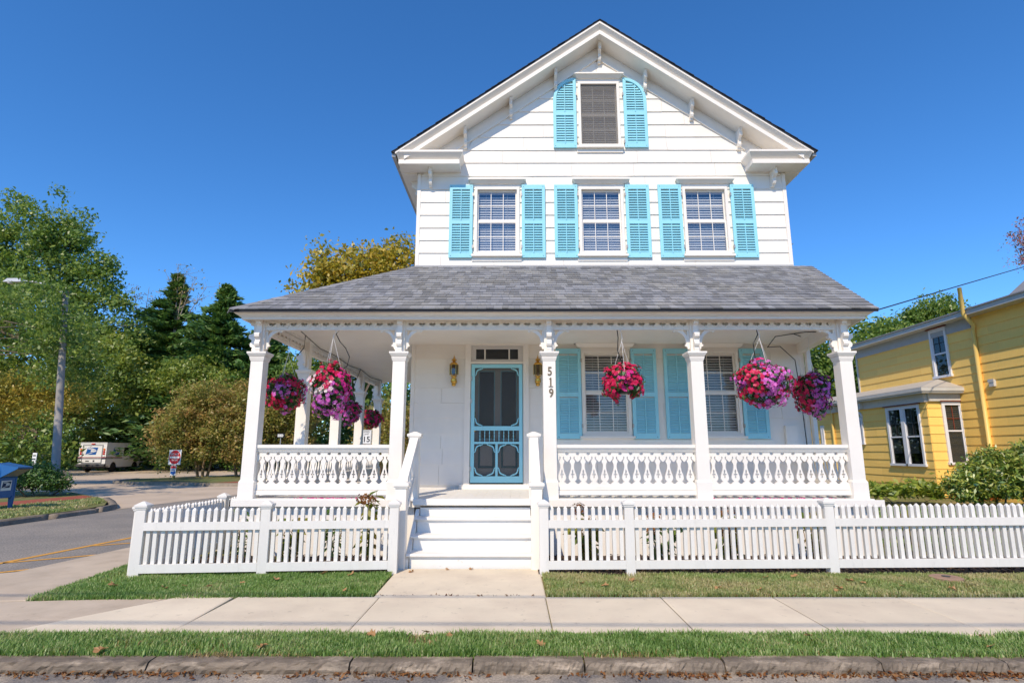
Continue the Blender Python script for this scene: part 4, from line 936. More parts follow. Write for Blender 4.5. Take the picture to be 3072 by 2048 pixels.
# ================================================================== plants in the bed behind the fence
ML('hyd_leaf', [(0.099, 0.161, 0.012), (0.198, 0.236, 0.019), (0.322, 0.298, 0.025), (0.124, 0.198, 0.019), (0.31, 0.186, 0.037)], .45, .04)
ML('hyd_green', [(0.056, 0.14, 0.017), (0.098, 0.196, 0.025), (0.182, 0.266, 0.035)], .45, .05)
ML('hyd_dry', [(.20, .07, .02), (.34, .15, .05), (.13, .05, .02)], .2, .02)
def hyd(label, x, y, h, n, spread, seed, mat='hyd_leaf', heads=2, ls=.15):
    g = np.random.default_rng(seed); rt = T('hydrangea', label, 'plant', (x, y, 0), 'hydrangeas in the bed behind the fence'); P = []; A = []; N_ = []
    for s in range(n):
        t = g.random() * 6.28; tip = np.array([x + spread * (.3 + .7 * g.random()) * math.cos(t), y + spread * .6 * math.sin(t), h * (.6 + .4 * g.random())])
        b0 = np.array([x + .05 * math.cos(t), y + .05 * math.sin(t), -.01]); mid = (b0 + tip) / 2 + np.array([0, 0, h * .1])
        new('stem', B().tube([b0, mid, tip], [.006, .005, .003], 5), 'bark_tan', rt)
        for k in range(10):
            u = .25 + .75 * k / 9; p = (1 - u) ** 2 * b0 + 2 * u * (1 - u) * mid + u * u * tip; a = g.normal(size=3); a[2] = -abs(a[2]) * .6 - .2; a /= np.linalg.norm(a)
            P.append(p + a * ls * .5); A.append(a); nn = np.array([a[0] * .5, a[1] * .5 - .5, .8]) + g.normal(size=3) * .3; nn -= a * nn.dot(a); N_.append(nn / np.linalg.norm(nn))
        if s < heads:
            q = g.normal(size=(90, 3)); q /= np.linalg.norm(q, axis=1)[:, None]; hp = tip + np.array([0, 0, .03]) + q * np.array([.10, .10, .08]) * (.8 + .3 * g.random(90))[:, None]
            V, F = leafquads(hp, q, .032, .026, g); raw('flower_head', V, F, 'hyd_dry', rt, 'stuff')
    V, F = leafquads(np.array(P), np.array(N_), ls, ls * .62, g, np.array(A)); raw('leaves', V, F, mat, rt, 'stuff')
hyd('green leafy plant just inside the left-hand corner of the bed', -3.55, 7.85, .72, 7, .26, 21, 'hyd_green', 0, .07)
hyd('yellow-green hydrangea behind the left fence, beside its middle post', -3.02, 7.85, .66, 6, .24, 22, 'hyd_leaf', 0)
hyd('sparse green hydrangea behind the left fence, between middle post and steps', -2.42, 7.9, .74, 7, .24, 23, 'hyd_green', 0, .10)
hyd('hydrangea with large dried brown flower head next to the steps', -1.98, 7.85, .98, 7, .22, 24, 'hyd_leaf', 2)
hyd('full yellow-green hydrangea behind the fence nearest to the right of the steps', .98, 7.85, .72, 10, .26, 25, 'hyd_leaf', 2)
hyd('thin hydrangea behind the right fence, second from the steps', 1.95, 7.85, .70, 6, .30, 26, 'hyd_green', 2)
hyd('yellowing hydrangea with a dried head, third from the steps', 2.85, 7.85, .68, 8, .26, 27, 'hyd_leaf', 2)
hyd('large-leaved hydrangea behind the right fence, farthest from the steps', 3.95, 7.9, .74, 9, .28, 28, 'hyd_leaf', 1)
hyd('tall yellow-leaved plant behind the fence just past the end of the porch', 5.75, 8.6, .72, 9, .22, 29, 'hyd_leaf', 0, .13)
hyd('second yellow-leaved plant past the end of the porch, nearer the lawn', 6.35, 8.7, .62, 8, .22, 30, 'hyd_green', 0, .12)
# mulch chips
g = np.random.default_rng(31); n = 5200; xx = np.concatenate([g.uniform(-4.45, -1.55, n // 3), g.uniform(.35, 7.4, n - n // 3)]); P = np.stack([xx, g.uniform(7.33, 8.58, n), g.uniform(.004, .03, n)], 1)
nn = g.normal(size=(n, 3)) * .5 + np.array([0, 0, 1.]); nn /= np.linalg.norm(nn, axis=1)[:, None]
V, F = leafquads(P, nn, .055, .022, g); o = raw('mulch_chips', V, F, 'mulch', None, 'stuff'); tag(o, 'dark bark mulch chips covering the bed behind the fence', 'mulch')

# ================================================================== the yellow house next door
YH = T('yellow_house', 'yellow shingled house with pale trim beyond the picket fence on the right', 'house', (15, 20, 0))
YX, BX = 15.0, 13.9; YF, YB = 14.5, 24.55; BF, BB = 19.2, 29.5
yw = new('wall', B().box(YX + .02, YX + 7, YF, YB, -.05, 6.05), 'yellow_siding', YH)
new('wall', B().box(YX - .05, YX + .03, YB - .06, YB + .02, 3.4, 6.0), 'pale_trim', YH)
bw_ = new('bay_wall', B().box(BX + .02, YX + .0, BF + .02, BB, .0, 3.4), 'yellow_siding', YH)
new('foundation', B().box(BX + .10, YX + 1, BF + .12, BB, -.1, .08), 'soil', YH)
WYH = {'up': (19.28, 20.08, 4.05, 5.75), 'bay': (19.55, 21.3, 1.03, 3.08), 'arch': (22.8, 23.1, 1.80, 2.83), 'slit': (25.7, 25.95, 1.8, 2.62)}
fx = lambda u, z, o: (YX - o, u, z)
zz = [-.02 + .285 * i for i in range(22)]
siding(yw, YF, YB, zz[:21], [(WYH['up'][0], WYH['up'][1], WYH['up'][2], WYH['up'][3]), (BF, BB, -1, 3.55)], fx, 'yellow_siding', proud=.02, joint=2.4, rs=8)
fb = lambda u, z, o: (BX - o, u, z)
zb = [.06 + .285 * i for i in range(12)]
siding(bw_, BF, BB, zb, [WYH['bay'], WYH['arch'], WYH['slit']], fb, 'yellow_siding', proud=.02, joint=1.1, rs=9)
ff = lambda u, z, o: (u, BF - o, z)
BWN = (14.40, 15.0, 1.10, 3.13)
siding(bw_, BX, YX, zb, [(14.36, 15.1, 1.10, 3.13)], ff, 'yellow_siding', proud=.02, joint=3, rs=10)
# roofs and cornices
def yz(prof, x0, x1): pass
new('eave', B().box(YX - .38, YX + .2, 10.0, YB + .28, 5.80, 5.86).box(YX - .40, YX - .37, 10.0, YB + .28, 5.80, 6.0), 'pale_trim', YH)
new('frieze_board', B().box(YX - .04, YX + .02, 18.2, YB + .02, 5.45, 5.80), 'grey_trim', YH)
new('roof', B().add([(YX - .44, 10, 6.0), (YX - .44, YB + .32, 6.0), (YX + 4.5, YB + .32, 7.1), (YX + 4.5, 10, 7.1), (YX - .44, 10, 5.96), (YX - .44, YB + .32, 5.96), (YX + 4.5, YB + .32, 7.06), (YX + 4.5, 10, 7.06)], [(0, 1, 2, 3), (0, 4, 5, 1), (1, 5, 6, 2), (7, 6, 5, 4)]), 'shingle', YH)
new('upper_roof', B().add([(17.0, 15.5, 6.7), (21, 15.5, 6.7), (21, 19.0, 6.7), (17.0, 19.0, 6.7), (19, 17.2, 9.2)], [(0, 1, 4), (1, 2, 4), (2, 3, 4), (3, 0, 4)]), 'shingle', YH)
new('bay_eave', B().box(BX - .30, YX, BF - .28, BB + .2, 3.40, 3.46).box(BX - .34, YX, BF - .32, BB + .2, 3.46, 3.58).box(BX - .10, BX + .02, BF - .03, BB, 3.12, 3.40).box(BX + .02, YX, BF - .10, BF + .02, 3.14, 3.40), 'pale_trim', YH)
new('bay_roof', B().add([(BX - .34, BF - .32, 3.585), (BX - .34, BB + .2, 3.585), (YX, BB, 4.0), (YX, BF + .75, 4.0), (YX, BF - .32, 3.585)], [(0, 1, 2, 3), (0, 3, 4)]), 'beige_roof', YH)
new('shed_wall', B().box(BX + .05, YX, BF + .05, BB, 3.40, 3.58), 'pale_trim', YH)
for y in (22.6, 24.4, 26.4): new('bracket', B().box(BX - .22, BX - .02, y - .05, y + .05, 3.14, 3.38), 'pale_trim', YH)
new('downpipe', B().tube([(BX - .06, 24.9, 3.3), (BX - .06, 24.9, .1)], .05, 8), 'yellow_paint', YH)
def ywin(frm, u0, u1, z0, z1, blinds=0, mid=.5, cur=None, hood=True, munt=1):
    """a sash window on a wall given by frm(u, z, out)"""
    def bar(a, b, c, d, o0, o1, m, nm, par):
        q = []
        for z in (c, d):
            q += [frm(a, z, o1), frm(b, z, o1), frm(b, z, o0), frm(a, z, o0)]
        return new(nm, B().hexa(q), m, par)
    w_ = bar(u0, u0 + .09, z0, z1, -.02, .06, 'window_white', 'window', YH)
    bar(u1 - .09, u1, z0, z1, -.02, .06, 'window_white', 'casing', w_); bar(u0 + .09, u1 - .09, z1 - .12, z1, -.02, .06, 'window_white', 'casing', w_); bar(u0 - .04, u1 + .04, z0 - .05, z0 + .03, -.02, .09, 'window_white', 'sill', w_)
    zm = z0 + (z1 - z0) * mid
    bar(u0 + .09, u1 - .09, zm - .025, zm + .025, -.01, .035, 'window_white', 'meeting_rail', w_)
    bar(u0 + .09, u0 + .12, z0 + .03, z1 - .12, -.01, .03, 'window_white', 'sash', w_); bar(u1 - .12, u1 - .09, z0 + .03, z1 - .12, -.01, .03, 'window_white', 'sash', w_)
    if munt:
        c = (u0 + u1) / 2; bar(c - .012, c + .012, zm + .025, z1 - .12, 0, .02, munt if isinstance(munt, str) else 'iron', 'muntin', w_); zc = zm + (z1 - .12 - zm) * .48; bar(u0 + .12, u1 - .12, zc - .01, zc + .01, .0005, .0195, munt if isinstance(munt, str) else 'iron', 'muntin', w_)
    bar(u0 + .1, u1 - .1, z0 + .03, zm, .004, .008, 'old_glass', 'pane', w_); bar(u0 + .1, u1 - .1, zm, z1 - .12, .004, .008, 'old_glass', 'pane', w_)
    bar(u0 + .08, u1 - .08, z0 + .02, z1 - .1, -.016, -.014, 'dark_room', 'room', w_)
    if blinds:
        n = int((z1 - z0 - .2) / .065)
        for i in range(n):
            z = z0 + .06 + i * .065; bar(u0 + .125, u1 - .125, z, z + blinds, -.012, -.006, 'blind', 'blind_slat', w_)
    if cur: bar(u0 + .12, u0 + .12 + (u1 - u0) * .16, z0 + .05, zm - .03, -.0125, -.008, cur, 'curtain', w_); bar(u0 + .32, u1 - .14, zm - (zm - z0) * .6, z1 - .14, -.0135, -.0125, 'curtain_white', 'curtain', w_)
    if hood: bar(u0 - .06, u1 + .06, z1, z1 + .03, -.02, .12, 'red_brown', 'hood', w_)
    return w_
M('window_white', (.74, .74, .76), .45, .03)
ywin(fx, *WYH['up'], .03, .47)
a, b, c, d = WYH['bay']; m = (a + b) / 2
ywin(fb, a, m - .002, c, d, 0, .47, 'curtain_red'); ywin(fb, m + .002, b, c, d, 0, .47, 'curtain_red')
ywin(ff, 14.36, 15.06, 1.10, 3.13, .052, .52, None, True, 'red_brown')
ywin(fb, *WYH['slit'], 0, .5, None, False, 0)
aw = ywin(fb, *WYH['arch'], 0, .62, None, False, 0)
pts = [(22.80 + .15 + .17 * math.cos(t), 2.80 + .24 * math.sin(t)) for t in [math.pi * k / 12 for k in range(13)]]; inn = [(22.95 + .105 * math.cos(t), 2.80 + .17 * math.sin(t)) for t in [math.pi * k / 12 for k in range(13)]]
new('arch', B().prism(pts + list(reversed(inn)), (BX - .06, 0, 0), Y3, Z3, X3, .08), 'window_white', aw); new('pane', B().prism(inn, (BX - .035, 0, 0), Y3, Z3, X3, .01), 'window_glass', aw)
# slanting vent pipe that stands off the eave, then follows the wall down
new('vent_pipe', B().tube([(14.55, 17.9, 6.72), (14.55, 17.9, 5.83), (14.9, 18.0, 5.50), (14.93, 18.08, 5.3), (14.93, 18.15, .3)], .062, 10), 'yellow_paint', YH, True)
new('wall_vent', B().box(YX - .09, YX, 17.6, 17.78, 3.47, 3.68).box(YX - .10, YX - .09, 17.58, 17.8, 3.6, 3.70), 'pale_trim', YH)
lt = T('lattice_screen', 'orange-stained wooden lattice screen half hidden behind the rhododendron', 'lattice', (14.3, 17.6, 0))
new('frame', B().box(14.42, 14.50, 18.2, 18.28, 0, 1.15).box(14.5, 16.3, 18.2, 18.28, 0, .07).box(14.5, 16.3, 18.2, 18.28, 1.07, 1.15), 'orange_lattice', lt)
for k in range(12):
    for s in (-1, 1):
        x = 14.5 + k * .16; q = B().prism([(x, .07), (x + .03, .07), (x + .03 + s * .9, 1.07), (x + s * .9, 1.07)], (0, 18.22 + (.012 if s > 0 else 0), 0), X3, Z3, Y3, .012)
        if s < 0 and x - .9 < 14.3: continue
        new('slat', q, 'orange_lattice', lt)
# power line
pl = new('power_line', B().tube([(5.6, 11.2, 3.62), (8.4, 13.0, 4.70), (13.5, 16.5, 6.4), (18.7, 20.0, 8.12), (30, 27.5, 12)], .016, 5), 'hose_black'); tag(pl, 'thin black service wire crossing the sky above the yellow house', 'wire')
for k, (y, h) in enumerate(((-2.05, 7.6), (-1.0, 7.5))):
    c = new('overhead_cable', B().tube([(-60, y, h + .6), (0, y, h), (60, y, h + .6)], .019, 5), 'hose_black'); tag(c, ('overhead utility cable whose shadow lies across the middle of the sidewalk', 'overhead utility cable whose shadow lies along the back edge of the sidewalk')[k], 'wire')
mh = T('meter_lid', 'round rusty water meter lid sunk in the lawn by the right-hand fence', 'cover', (5.05, 7.05, .02))
new('ring', B().lathe([(.17, -.03), (.17, .022), (.15, .03), (.0, .03)], (5.05, 7.05, .012), 20), 'box_cover', mh); new('lid', B().lathe([(.045, .03), (.045, .036), (.0, .037)], (5.05, 7.05, .012), 12), 'iron', mh)

# ================================================================== across the side street
def eagle(par, O, U, V, N, wd, ht, blue, white, plate=None):
    """the emblem: a slanted panel with a white eagle's head made of three bars"""
    O, U, V, N = map(Vector, (O, U, V, N)); s = .16
    f = lambda x, z: ((x + s * (z - .5)) * wd, z * ht)
    if plate: new('emblem_plate', B().prism([(-.16 * wd, -.45 * ht), (1.16 * wd, -.45 * ht), (1.16 * wd, 1.16 * ht), (-.16 * wd, 1.16 * ht)], O, U, V, N, .004), plate, par)
    k = .0055 if plate else 0
    new('emblem', B().prism([f(0, 0), f(1, 0), f(1, 1), f(0, 1)], O + N * k, U, V, N, .003), blue, par)
    b = B(); o2 = O + N * (k + .0045)
    b.prism([f(.0, .94), f(.45, .90), f(.86, .70), f(.90, .60), f(.80, .66), f(.42, .76), f(.12, .76)], o2, U, V, N, .003)
    b.prism([f(.50, .68), f(.80, .60), f(.93, .52), f(.66, .44), f(.42, .36), f(.40, .66)], o2, U, V, N, .003)
    b.prism([f(.02, .02), f(.16, .02), f(.95, .46), f(.97, .56), f(.80, .46)], o2, U, V, N, .003)
    new('emblem_eagle', b, white, par)
# --- blue collection box
MB = T('mailbox', 'blue steel mail collection box with drive-up hood on the verge', 'mailbox', (-12.80, 14.35, .075))
xa, xb, ya, yb, zb_, zt = -13.06, -12.52, 14.08, 14.62, .36, 1.20
pr = [(xa, zb_), (xb, zb_), (xb, .93)] + [((xa + xb) / 2 + .27 * math.cos(t), .93 + .27 * math.sin(t)) for t in [math.pi * k / 12 for k in range(1, 12)]] + [(xa, .93)]
body = new('body', B().prism(pr, (0, ya, 0), X3, Z3, Y3, yb - ya), 'mail_blue', MB)
rim = [(p[0] + (p[0] - (xa + xb) / 2) * .03, p[1] + .008) for p in pr]
new('end_rim', B().prism(rim, (0, ya - .012, 0), X3, Z3, Y3, .03, [[((xa + xb) / 2 + (p[0] - (xa + xb) / 2) * .90, .42 + (p[1] - .36) * .93) for p in pr]]), 'mail_blue', MB)
new('end_rim', B().prism(rim, (0, yb - .018, 0), X3, Z3, Y3, .03), 'mail_blue', MB)
new('hood', B().add([(xb - .12, ya + .03, 1.19), (xb + .42, ya + .05, 1.10), (xb + .42, yb - .05, 1.10), (xb - .12, yb - .03, 1.19), (xb, ya + .03, .84), (xb + .40, ya + .05, 1.06), (xb + .40, yb - .05, 1.06), (xb, yb - .03, .84)], [(0, 1, 2, 3), (0, 4, 5, 1), (3, 2, 6, 7), (1, 5, 6, 2), (4, 7, 6, 5)]), 'mail_blue', MB)
new('pull_door', B().add([(xb + .395, ya + .06, 1.05), (xb + .395, yb - .06, 1.05), (xb + .06, yb - .06, .87), (xb + .06, ya + .06, .87), (xb + .33, ya + .06, 1.02), (xb + .33, yb - .06, 1.02)], [(0, 1, 5, 4), (4, 5, 2, 3)]), 'galv', MB)
for x in (xa + .03, xb - .03):
    for y in (ya + .03, yb - .03): new('leg', B().frus((x - .03, x + .03, y - .03, y + .03, .07), (x - .045, x + .045, y - .045, y + .045, .40)), 'mail_blue', MB)
eagle(body, (xb + .001, ya + .16, .60), Y3, Z3, X3, .22, .15, 'logo_navy', 'sign_white', 'sign_white')
eagle(body, (xa + .16, ya - .002, .60), X3, Z3, -Y3, .22, .15, 'logo_navy', 'sign_white', 'sign_white')
# --- delivery truck seen from behind
TK = T('mail_truck', 'white mail delivery truck with red and blue stripes, parked across the lot', 'truck', (-31.05, 42.45, -.018), local=True, rotz=R(3.5))
W2 = .97
side = [(0, .52), (0, 2.02), (.06, 2.14), (2.75, 2.14), (2.98, 2.06), (3.45, 1.28), (4.12, 1.16), (4.30, 1.02), (4.34, .55), (4.1, .42)]
def arch(cy): return [(cy + .40 * math.cos(t), .36 + .40 * math.sin(t)) for t in [math.pi * k / 10 for k in range(11)]]
prof = [(0, .50), (0, 2.02), (.05, 2.13), (2.75, 2.15), (2.98, 2.08), (3.42, 1.30), (4.10, 1.18), (4.30, 1.04), (4.36, .62), (4.30, .40)] + arch(3.72)[0:11] + [(3.2, .36), (1.75, .36)] + arch(1.02) + [(.55, .50)]
tb = new('body', B().prism(prof, (-W2, 0, 0), Y3, Z3, X3, 2 * W2), 'truck_white', TK)
new('roof_lip', B().box(-W2 - .02, W2 + .02, -.03, 2.9, 2.10, 2.165), 'truck_white', tb)
new('rear_door', B().box(-.66, .66, -.022, 0, .72, 1.93), 'truck_white', TK)
new('rear_door_frame', B().prism(sq(-.72, .72, .66, 2.0), (0, -.03, 0), X3, Z3, Y3, .029, [sq(-.665, .665, .715, 1.935)]), 'galv', TK)
eagle(TK, (-.42, -.026, 1.28), X3, Z3, -Y3, .74, .52, 'logo_blue', 'sign_white')
eagle(TK, (W2 + .002, .80, 1.25), Y3, Z3, X3, .80, .56, 'logo_blue', 'sign_white')
for z, m in ((1.06, 'stripe_red'), (.98, 'logo_navy')):
    new('stripe', B().box(-W2 - .004, W2 + .004, -.034, -.004, z, z + .045).box(W2 - .001, W2 + .005, .0, 4.15, z, z + .045), m, TK)
for x in (-.82, .82):
    for z, m in ((1.66, 'lamp_amber'), (1.50, 'lamp_red'), (1.34, 'lamp_red'), (1.18, 'sign_white')):
        o = new('tail_light', B().lathe([(.075, 0), (.075, .02), (.05, .035), (.0, .036)], (0, 0, 0), 12), m, TK); o.matrix_basis = Matrix.Translation((x, -.005, z)) @ Matrix.Rotation(R(90), 4, 'X')
new('brake_light', B().box(-.13, .13, -.05, -.02, 2.03, 2.10), 'lamp_red', TK)
new('bumper', B().box(-1.06, 1.06, -.24, -.02, .44, .62).box(-1.06, 1.06, -.25, -.24, .47, .50).box(-1.06, 1.06, -.25, -.24, .56, .59), 'bumper', TK)
new('licence_plate', B().box(-.42, -.16, -.026, -.022, .78, .86), 'bumper', TK); new('marker', B().box(.10, .22, -.026, -.022, .76, .89), 'bumper', TK)
text('fleet_number', '4703', .12, (W2 + .004, 2.45, .88), (R(90), 0, R(90)), 'galv', TK)
new('side_door', B().prism([(2.0, .45), (2.9, .45), (2.9, 1.22), (2.86, 2.0), (2.0, 2.0)], (W2 + .001, 0, 0), Y3, Z3, X3, .012), 'truck_white', TK)
new('window', B().prism([(2.08, 1.20), (2.74, 1.20), (2.70, 1.82), (2.08, 1.82)], (W2 + .014, 0, 0), Y3, Z3, X3, .006), 'dark_glass_paint', TK)
new('windscreen', B().prism([(2.98, 1.30), (3.34, 1.30), (3.0, 1.92)], (W2 + .002, 0, 0), Y3, Z3, X3, .006), 'dark_glass_paint', TK)
new('mirror', B().tube([(W2, 3.0, 1.9), (W2 + .25, 3.1, 1.85), (W2 + .25, 3.1, 1.35), (W2, 3.1, 1.28)], .02, 6).box(W2 + .16, W2 + .34, 3.08, 3.12, 1.45, 1.75), 'bumper', TK)
for x in (-W2 + .12, W2 - .10):
    for y in (1.02, 3.72):
        wl = new('wheel', B().lathe([(.20, -.10), (.33, -.10), (.36, -.06), (.36, .06), (.33, .10), (.20, .10)], (0, 0, 0), 22), 'tyre', TK, True); wl.matrix_basis = Matrix.Translation((x, y, .36)) @ Matrix.Rotation(R(90), 4, 'Y')
        new('rim', B().lathe([(.0, .06), (.10, .07), (.20, .095), (.205, .06)], (0, 0, 0), 16), 'rim', wl, True)
new('underbody', B().box(-.7, .7, .1, 4.1, .30, .50).tube([(-.85, 1.02, .36), (.85, 1.02, .36)], .07, 8), 'bumper', TK)
# --- DO NOT ENTER sign
DN = T('do_not_enter_sign', 'square white and red DO NOT ENTER sign on a wooden post in the island', 'sign', (-17.2, 29.3, .1), local=True, rotz=R(-14))
new('post', B().box(-.05, .05, .0, .09, -.1, 1.0), 'sign_post', DN)
new('plate', B().box(-.37, .37, -.014, -.002, .73, 1.47), 'sign_white', DN)
new('disc', B().lathe([(.345, 0), (.345, .004), (.0, .005)], (0, 0, 0), 40), 'sign_red', DN).matrix_basis = Matrix.Translation((0, -.015, 1.10)) @ Matrix.Rotation(R(90), 4, 'X')
new('bar', B().box(-.29, .29, -.026, -.0205, 1.045, 1.145), 'sign_white', DN)
text('lettering', 'DO NOT', .125, (0, -.023, 1.25), (R(90), 0, 0), 'sign_white', DN, .002, .001); text('lettering', 'ENTER', .125, (0, -.023, .955), (R(90), 0, 0), 'sign_white', DN, .002, .001)
new('small_plate', B().box(-.19, .15, -.012, -.003, .20, .70), 'sign_white', DN)
new('red_band', B().prism([(-.17, .55), (.13, .55), (.13, .66), (.0, .68), (-.02, .69), (-.04, .68), (-.17, .66)], (0, -.017, 0), X3, Z3, Y3, .004), 'sign_red', DN)
new('blue_shield', B().prism([(-.17, .40), (.13, .40), (.13, .30), (-.02, .23), (-.17, .30)], (0, -.017, 0), X3, Z3, Y3, .004), 'sign_blue', DN)
text('lettering', 'NO', .13, (-.02, -.015, .475), (R(90), 0, 0), 'sign_blue', DN, .002, .003)
# --- the other signs
OW = T('one_way_sign', 'small black ONE WAY arrow sign seen through the porch on the left', 'sign', (-12.2, 30, .1))
new('post', B().box(-12.22, -12.18, 30.0, 30.04, -.1, 2.2), 'galv', OW); new('plate', B().box(-12.38, -12.0, 29.98, 29.995, 2.19, 2.42), 'sign_black', OW)
new('arrow', B().prism([(-12.35, 2.24), (-12.12, 2.24), (-12.12, 2.22), (-12.03, 2.305), (-12.12, 2.39), (-12.12, 2.37), (-12.35, 2.37)], (0, 29.974, 0), X3, Z3, Y3, .004), 'sign_white', OW)
text('lettering', 'ONE WAY', .075, (-12.21, 29.971, 2.305), (R(90), 0, 0), 'sign_black', OW)
SP = T('speed_limit_sign', 'white SPEED LIMIT 15 sign seen through the porch posts', 'sign', (-7.7, 30, .0))
new('post', B().box(-7.72, -7.68, 30, 30.04, -.1, 2.4), 'galv', SP); new('plate', B().box(-7.96, -7.44, 29.97, 29.99, 1.86, 2.60), 'sign_white', SP)
new('border', B().prism(sq(-7.94, -7.46, 1.88, 2.58), (0, 29.966, 0), X3, Z3, Y3, .003, [sq(-7.925, -7.475, 1.895, 2.565)]), 'sign_black', SP)
text('lettering', 'SPEED', .12, (-7.7, 29.965, 2.49), (R(90), 0, 0), 'sign_black', SP); text('lettering', 'LIMIT', .12, (-7.7, 29.965, 2.37), (R(90), 0, 0), 'sign_black', SP); text('lettering', '15', .40, (-7.7, 29.965, 2.10), (R(90), 0, 0), 'sign_black', SP, .002, .006)
WS = T('notice_sign', 'small white notice sign standing behind the blue mailbox', 'sign', (-20.1, 24.2, .07), local=True, rotz=R(-30))
new('post', B().box(-.02, .02, 0, .04, 0, .9), 'galv', WS); new('plate', B().box(-.19, .19, -.02, -.005, .78, 1.36), 'sign_white', WS)
new('print_lines', B().box(-.13, .13, -.024, -.0205, 1.22, 1.27).box(-.14, .14, -.024, -.0205, 1.08, 1.13), 'sign_black', WS); text('lettering', 'NO', .14, (0, -.0225, .92), (R(90), 0, 0), 'sign_black', WS)
CN = T('traffic_cone', 'orange and white traffic cone at the foot of the ivy-clad tree', 'cone', (-40.1, 50.2, 0))
new('base', B().box(-40.33, -39.87, 49.97, 50.43, .0, .06), 'cone_orange', CN); new('body', B().lathe([(.20, .06), (.13, .36)], (-40.1, 50.2, 0), 16), 'cone_orange', CN); new('collar', B().lathe([(.131, .36), (.085, .58)], (-40.1, 50.2, 0), 16), 'sign_white', CN); new('tip', B().lathe([(.085, .58), (.035, .80)], (-40.1, 50.2, 0), 16), 'cone_orange', CN)
# --- street lamp
LP = T('street_lamp', 'pale wooden street lamp pole with a grey lamp head on a long arm', 'street lamp', (-15.53, 19.72, .07))
new('pole', B().tube([(-15.53, 19.72, 0), (-15.95, 19.85, 3.4), (-16.42, 20.0, 7.1), (-16.45, 20.02, 7.25)], [.135, .115, .09, .085], 14), 'pole_wood', LP, True)
new('arm', B().tube([(-16.45, 20, 7.15), (-17.0, 20, 7.42), (-17.6, 20, 7.60), (-18.15, 20, 7.63)], .035, 8), 'lamp_metal', LP, True)
new('lamp_head', B().frus((-18.72, -18.05, 19.88, 20.12, 7.58), (-18.6, -18.12, 19.92, 20.08, 7.72)), 'lamp_metal', LP); new('lens', B().lathe([(.10, -.05), (.13, 0)], (-18.5, 20, 7.58), 12), 'sign_white', LP)

# ================================================================== trees and shrubs
ML('leaf_green', [(0.064, 0.139, 0.023), (0.133, 0.239, 0.034), (0.251, 0.362, 0.058), (0.411, 0.461, 0.086)], .45, .05, .35, .6)
ML('leaf_light', [(0.087, 0.169, 0.023), (0.189, 0.279, 0.037), (0.325, 0.4, 0.061), (0.499, 0.46, 0.081)], .45, .05, .35, .6)
ML('leaf_dark', [(.035, .09, .02), (.07, .16, .03), (.13, .24, .045), (.20, .26, .05)], .25, .05, .3, .6)
ML('leaf_yellow', [(0.169, 0.182, 0.023), (0.325, 0.312, 0.029), (0.52, 0.429, 0.039), (0.65, 0.442, 0.046), (0.221, 0.247, 0.026)], .45, .05, .3, .7)
ML('leaf_olive', [(0.158, 0.184, 0.031), (0.341, 0.329, 0.048), (0.578, 0.473, 0.079), (0.65, 0.394, 0.105)], .45, .04, .4, .9)
ML('leaf_myrtle', [(.15, .20, .035), (.27, .31, .06), (.38, .34, .08), (.46, .31, .10), (.42, .22, .09)], .45, .03, .45, .6)
ML('leaf_sparse', [(0.263, 0.224, 0.079), (0.446, 0.341, 0.131), (0.184, 0.198, 0.053)], .3, .02)
ML('leaf_rhodo', [(0.077, 0.174, 0.03), (0.204, 0.319, 0.041), (0.485, 0.531, 0.077), (0.256, 0.266, 0.052)], .3, .10)
ML('leaf_hosta', [(0.117, 0.208, 0.023), (0.26, 0.351, 0.039), (0.442, 0.468, 0.065)], .4, .06)
ML('leaf_pinkish', [(0.3, 0.15, 0.15), (0.65, 0.24, 0.27), (0.15, 0.21, 0.045), (0.65, 0.36, 0.3)], .45, .03)
def leaves(C, per, sig, ln, wd, mat, par, g, up=.6, name='crown', flat=.75, ax=None):
    n = len(C) * per; sc = np.asarray(sig)[:, None, None] if np.ndim(sig) else sig
    P = (C[:, None, :] + np.clip(g.normal(size=(len(C), per, 3)), -1.9, 1.9) * sc * np.array([1, 1, flat])).reshape(-1, 3)
    nn = g.normal(size=(n, 3)) + np.array([0, -.35, up]); nn /= np.linalg.norm(nn, axis=1)[:, None]
    A = None
    if ax is not None: A = np.repeat(ax, per, axis=0) + g.normal(size=(n, 3)) * .35
    V, F = leafquads(P, nn, ln, wd, g, A); return raw(name, V, F, mat, par)
